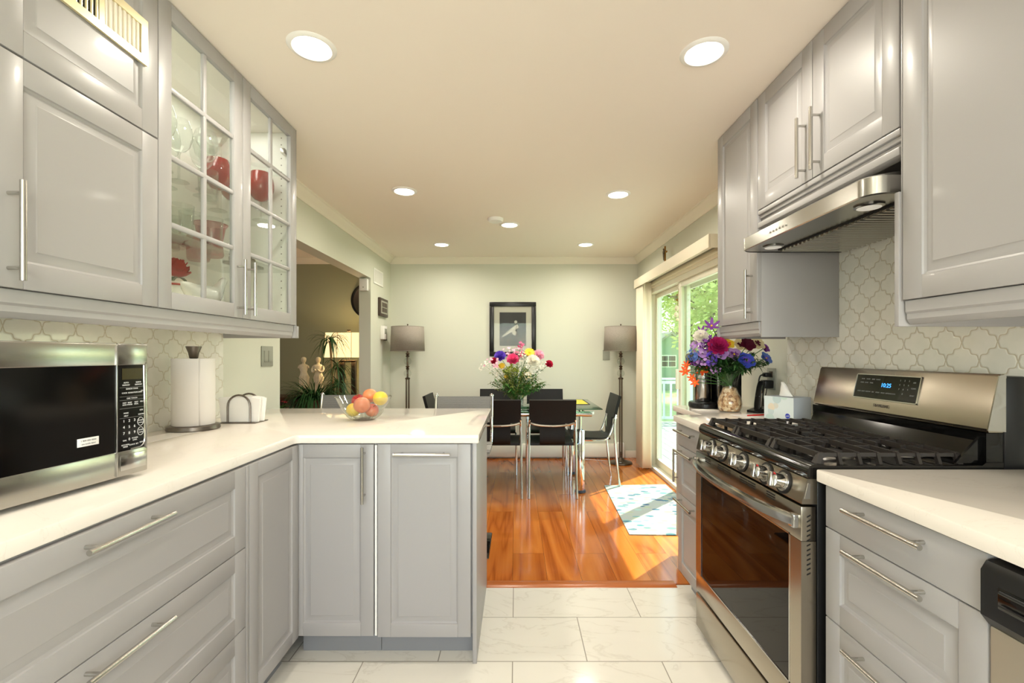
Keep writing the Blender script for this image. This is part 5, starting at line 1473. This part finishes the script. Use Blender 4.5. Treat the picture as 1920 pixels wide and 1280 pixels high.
MB().lathe([(0, .004), (.045, 0), (.05, .01), (.044, .06), (.056, .125), (.066, .140), (.060, .138)], seg=28, cap0=False, cap1=False).build('glass', 'pink_tint', t)
t = thing('pink_vase', 'smaller pink glass jar behind the tumblers', 'vase', (-1.42, 2.05, sC))
MB().lathe([(0, .004), (.04, 0), (.045, .01), (.048, .10), (.040, .115)], seg=28, cap0=False, cap1=False).build('glass', 'pink_tint', t)
mb_g = None
for x, y, lb in ((-1.30, 1.98, 'small clear bowl on the top glass shelf, left'), (-1.38, 2.06, 'small clear bowl on the top glass shelf, right')):
    t = thing('glass_bowl', lb, 'bowl', (x, y, sA), 0, 'clear bowls on the top shelf'); MB().lathe([(0, .004), (.025, 0), (.045, .03), (.055, .055)], seg=24, cap0=False, cap1=False).build('glass', 'crystal', t)
rx = random.Random(4)
t = thing('bronze_figurine', 'dark bronze figure group on the right-hand second shelf', 'figurine', (-1.30, 2.19, sC))
MB().box(-.05, .05, -.085, .085, 0, .014, .004).build('base', 'antique_bronze', t)
mb = MB()
for k in range(7):
    y = -.07 + k * .023; h_ = rx.uniform(.05, .095)
    mb.lathe([(.014, .012), (.016, .03), (.011, h_ * .6), (.015, h_ * .75), (.006, h_ * .85), (.010, h_ * .93), (.004, h_ + .004)], (rx.uniform(-.015, .02), y, 0), 12)
mb.tube([(0, -.08, .05), (0, 0, .03), (0, .08, .045)], .010, 8)
mb.build('figure', 'antique_bronze', t, angle=70)
# bottom shelf
t = thing('rose_pot', 'red rose bloom in a small white pot with a red checked ribbon', 'ornament', (-1.385, 1.865, sD))
MB().lathe([(.032, 0), (.044, .02), (.048, .08), (.032, .115), (.036, .128), (0, .125)], seg=24).build('pot', 'ceramic_white', t)
mb = MB()
for j, (n, L, w_, cup) in enumerate(((6, .050, .034, .5), (6, .044, .034, .9), (5, .034, .028, 1.5), (4, .022, .02, 2.4), (3, .012, .012, 4))): petal_ring(mb, (0, 0, .152 + j * .006), (.25, -.12, 1), n, L, w_, cup, j * .6, .3)
mb.build('rose', 'rose_red', t, angle=80)
MB().tube([(.034 * math.cos(a), .034 * math.sin(a), .117) for a in [2 * PI * k / 20 for k in range(20)]], .004, 6, True).tube([(.030, .02, .116), (.052, .03, .07)], .005, 6).build('ribbon', 'rose_red', t)
mb = MB(); [blade(mb, (0, 0, .145), k * 1.25, .06, .9, .012, .5, 4) for k in range(5)]; mb.build('leaves', 'leaf_dark', t, angle=80)
t = thing('rose_ornament', 'red and brown silk rose lying on the second shelf at the left', 'ornament', (-1.30, 1.755, sC + .012))
mb = MB(); 
for j, (n, L, w_, cup) in enumerate(((6, .042, .024, .0), (6, .036, .024, .3), (4, .024, .02, .9))): petal_ring(mb, (0, 0, -.004 + j * .004), (.2, 0, 1), n, L, w_, cup, j * .5, .3)
mb.build('petals', 'petal_maroon', t, angle=80)
t = thing('ceramic_dove', 'white ceramic dove-shaped dish on the bottom cabinet shelf', 'ornament', (-1.24, 1.83, sD), R(90))
rs = []
for u, rr_, z in ((0, .006, .07), (.1, .022, .062), (.25, .036, .05), (.5, .044, .046), (.7, .040, .052), (.82, .028, .070), (.9, .020, .088), (.96, .018, .100), (1.0, .010, .104)):
    rs.append([(-.13 + .25 * u, rr_ * math.cos(a), 1.42 * z + rr_ * .95 * math.sin(a)) for a in [2 * PI * k / 20 for k in range(20)]])
MB().rings(rs).lathe([(.032, 0), (.026, .02), (.024, .04)], (-.02, 0, 0), 20).build('body', 'ceramic_white', t, angle=80)
MB().tube([(.118, 0, .147), (.134, 0, .143)], [.005, .001], 8).build('beak', 'petal_orange', t)
t = thing('red_ornament', 'dark red berry ornament on the bottom shelf behind the door handles', 'ornament', (-1.27, 2.14, sD))
mb = MB()
for k in range(16): mb.ball((rx.uniform(-.03, .03), rx.uniform(-.06, .06), rx.uniform(.012, .045)), .012, 8)
mb.build('berries', 'rose_red', t, angle=80)
mb = MB(); [blade(mb, (0, rx.uniform(-.05, .05), .02), rx.uniform(0, 6.28), .06, .8, .010, .5, 4) for k in range(12)]; mb.build('leaves', 'antique_bronze', t, angle=80)

# ------------------------------------------------------------------ outside
S('lawn', MB().box(1.7, 60, -30, 60, -.7, -.55), 'lawn_grass', smooth=False)
mb = MB()
for k in range(26): mb.box(1.62 + k * .145, 1.755 + k * .145, 1.5, 9.6, -.20, -.17)
S('deck', mb, 'deck_wood', smooth=False)
def railing(lb, p0, p1, n):
    t = thing('deck_railing', lb, 'railing', (p0[0], p0[1], -.17), math.atan2(p1[1] - p0[1], p1[0] - p0[0]))
    L = math.hypot(p1[0] - p0[0], p1[1] - p0[1])
    MB().box(-.03, L + .03, -.05, .05, .88, .92, .005).box(0, L, -.02, .02, .80, .86).box(0, L, -.02, .02, .08, .13).build('rail', 'rail_white', t)
    k_ = int(L / 1.6)
    for i in range(k_ + 1): MB().box(i * L / k_ - .045, i * L / k_ + .045, -.045, .045, 0, .90).build('post', 'rail_white', t)
    nn = int(L / .14)
    for i in range(1, nn): MB().box(i * L / nn - .018, i * L / nn + .018, -.018, .018, .13, .80).build('baluster', 'rail_white', t)
railing('white wooden railing across the far end of the deck', (1.75, 9.4), (5.3, 9.4), 20)
railing('white wooden railing along the outer side of the deck', (5.35, 3.6), (5.35, 9.3), 30)
t = thing('shed', 'green wooden garden shed with a pale roof beyond the deck', 'shed', (7.6, 22.5, -.55))
MB().prism([(-1.15, 0), (1.15, 0), (1.15, 1.95), (0, 2.75), (-1.15, 1.95)], 0, 3.0, 'y').build('wall', 'shed_green', t)
rf = MB().prism([(-1.35, 1.82), (0, 2.78), (1.35, 1.82), (1.35, 1.92), (0, 2.90), (-1.35, 1.92)], -.12, 3.1, 'y').build('roof', 'shed_roof', t)
w_ = MB().box(-.55, .25, -.03, 0, 1.15, 1.75).build('window', 'rail_white', t)
for i in range(2):
    for j in range(2): MB().box(-.50 + i * .37, -.17 + i * .37, -.04, -.028, 1.19 + j * .27, 1.43 + j * .27).build('pane', 'black_gloss', w_)
def tree(lb, x, y, H, cr, n, seed, m, low=.35, lean=0):
    rr = random.Random(seed); t = thing('tree', lb, 'tree', (x, y, -.55))
    mb = MB().tube(smooth_path([(0, 0, 0), (.05, .05, H * .3), (lean * .5, .1, H * .6), (lean, .1, H * .9)], 4), [.04 * H * (1 - .065 * i) * .8 for i in range(13)], 10)
    tips = []
    for k in range(14):
        a = rr.uniform(0, 2 * PI); z = H * rr.uniform(.28, .8); L = cr * rr.uniform(.5, 1.05)
        e = (math.cos(a) * L, math.sin(a) * L, z + L * rr.uniform(.3, .9)); mb.tube(smooth_path([(0, 0, z), (e[0] * .5, e[1] * .5, z + (e[2] - z) * .65), e], 3), [.08, .07, .06, .05, .04, .03, .02], 6); tips.append(Vector(e))
    mb.build('trunk', 'bark', t, angle=80)
    lf = MB()
    blobs = [(p, cr * rr.uniform(.25, .5)) for p in tips] + [(Vector((rr.uniform(-.6, .6) * cr, rr.uniform(-.6, .6) * cr, H * rr.uniform(low, 1))), cr * rr.uniform(.3, .55)) for _ in range(14)]
    for k in range(n):
        c_, b_ = blobs[k % len(blobs)]
        v = Vector((rr.gauss(0, 1), rr.gauss(0, 1), rr.gauss(0, .8))); v.normalize(); p = c_ + v * b_ * rr.uniform(.55, 1.05)
        s = rr.uniform(.06, .13); d = Vector((rr.gauss(0, 1), rr.gauss(0, 1), rr.gauss(0, .5))).normalized() * s; e = d.orthogonal().normalized() * s * .55
        lf.add([tuple(p - d), tuple(p - e), tuple(p + d), tuple(p + e)], [(0, 1, 2, 3)])
    lf.build('foliage', m, t, smooth=False)
tree('leafy tree left of the shed, its trunk showing through the far door panel', 6.3, 16.5, 6.5, 2.6, 7500, 1, 'tree_leaf', .45, -.4)
tree('big light green tree behind the shed', 9.5, 27, 9.0, 4.2, 8000, 2, 'tree_leaf')
tree('light green tree seen through the near door panel', 7.4, 15.0, 7.0, 2.8, 7500, 3, 'tree_leaf', .4, .5)
tree('deep green tree at the left of the garden, far back', 4.5, 26, 8.5, 3.8, 6000, 4, 'tree_leaf_deep', .25)
tree('deep green tree at the right of the garden, far back', 15.5, 29, 9.5, 4.6, 6500, 5, 'tree_leaf_deep', .2)
tree('light green tree at the right of the garden, nearer the house', 12.0, 16.0, 8.0, 3.4, 6500, 6, 'tree_leaf', .35)
def bush(lb, x, y, rx_, rz_, n, seed, m):
    rr = random.Random(seed); t = thing('bush', lb, 'bush', (x, y, -.55)); lf = MB()
    for k in range(n):
        v = Vector((rr.gauss(0, 1), rr.gauss(0, 1), abs(rr.gauss(0, 1)))).normalized() * rr.uniform(.75, 1.05); p = Vector((v.x * rx_, v.y * rx_ * .6, v.z * rz_))
        s = rr.uniform(.06, .12); d = Vector((rr.gauss(0, 1), rr.gauss(0, 1), rr.gauss(0, .6))).normalized() * s; e = d.orthogonal().normalized() * s * .6
        lf.add([tuple(p - d), tuple(p - e), tuple(p + d), tuple(p + e)], [(0, 1, 2, 3)])
    lf.build('foliage', m, t, smooth=False)
    MB().tube([(0, 0, 0), (.05, 0, rz_ * .7)], [.05, .02], 6).build('stem', 'bark', t)
bush('wide dark hedge at the end of the lawn, left of the shed', 4.8, 28.5, 3.4, 2.2, 3500, 1, 'tree_leaf_deep')
bush('wide hedge at the end of the lawn, right of the shed', 12.5, 27.5, 4.0, 2.4, 4000, 2, 'tree_leaf_deep')
# hidden lamp added in the cabinet top to brighten its interior
lamp('added_cabinet_fill', 'AREA', (-1.32, 1.89, 2.352), 2.4, (1, .97, .9), dir=(0, 0, -1), shape='RECTANGLE', size=.12, size_y=.7)
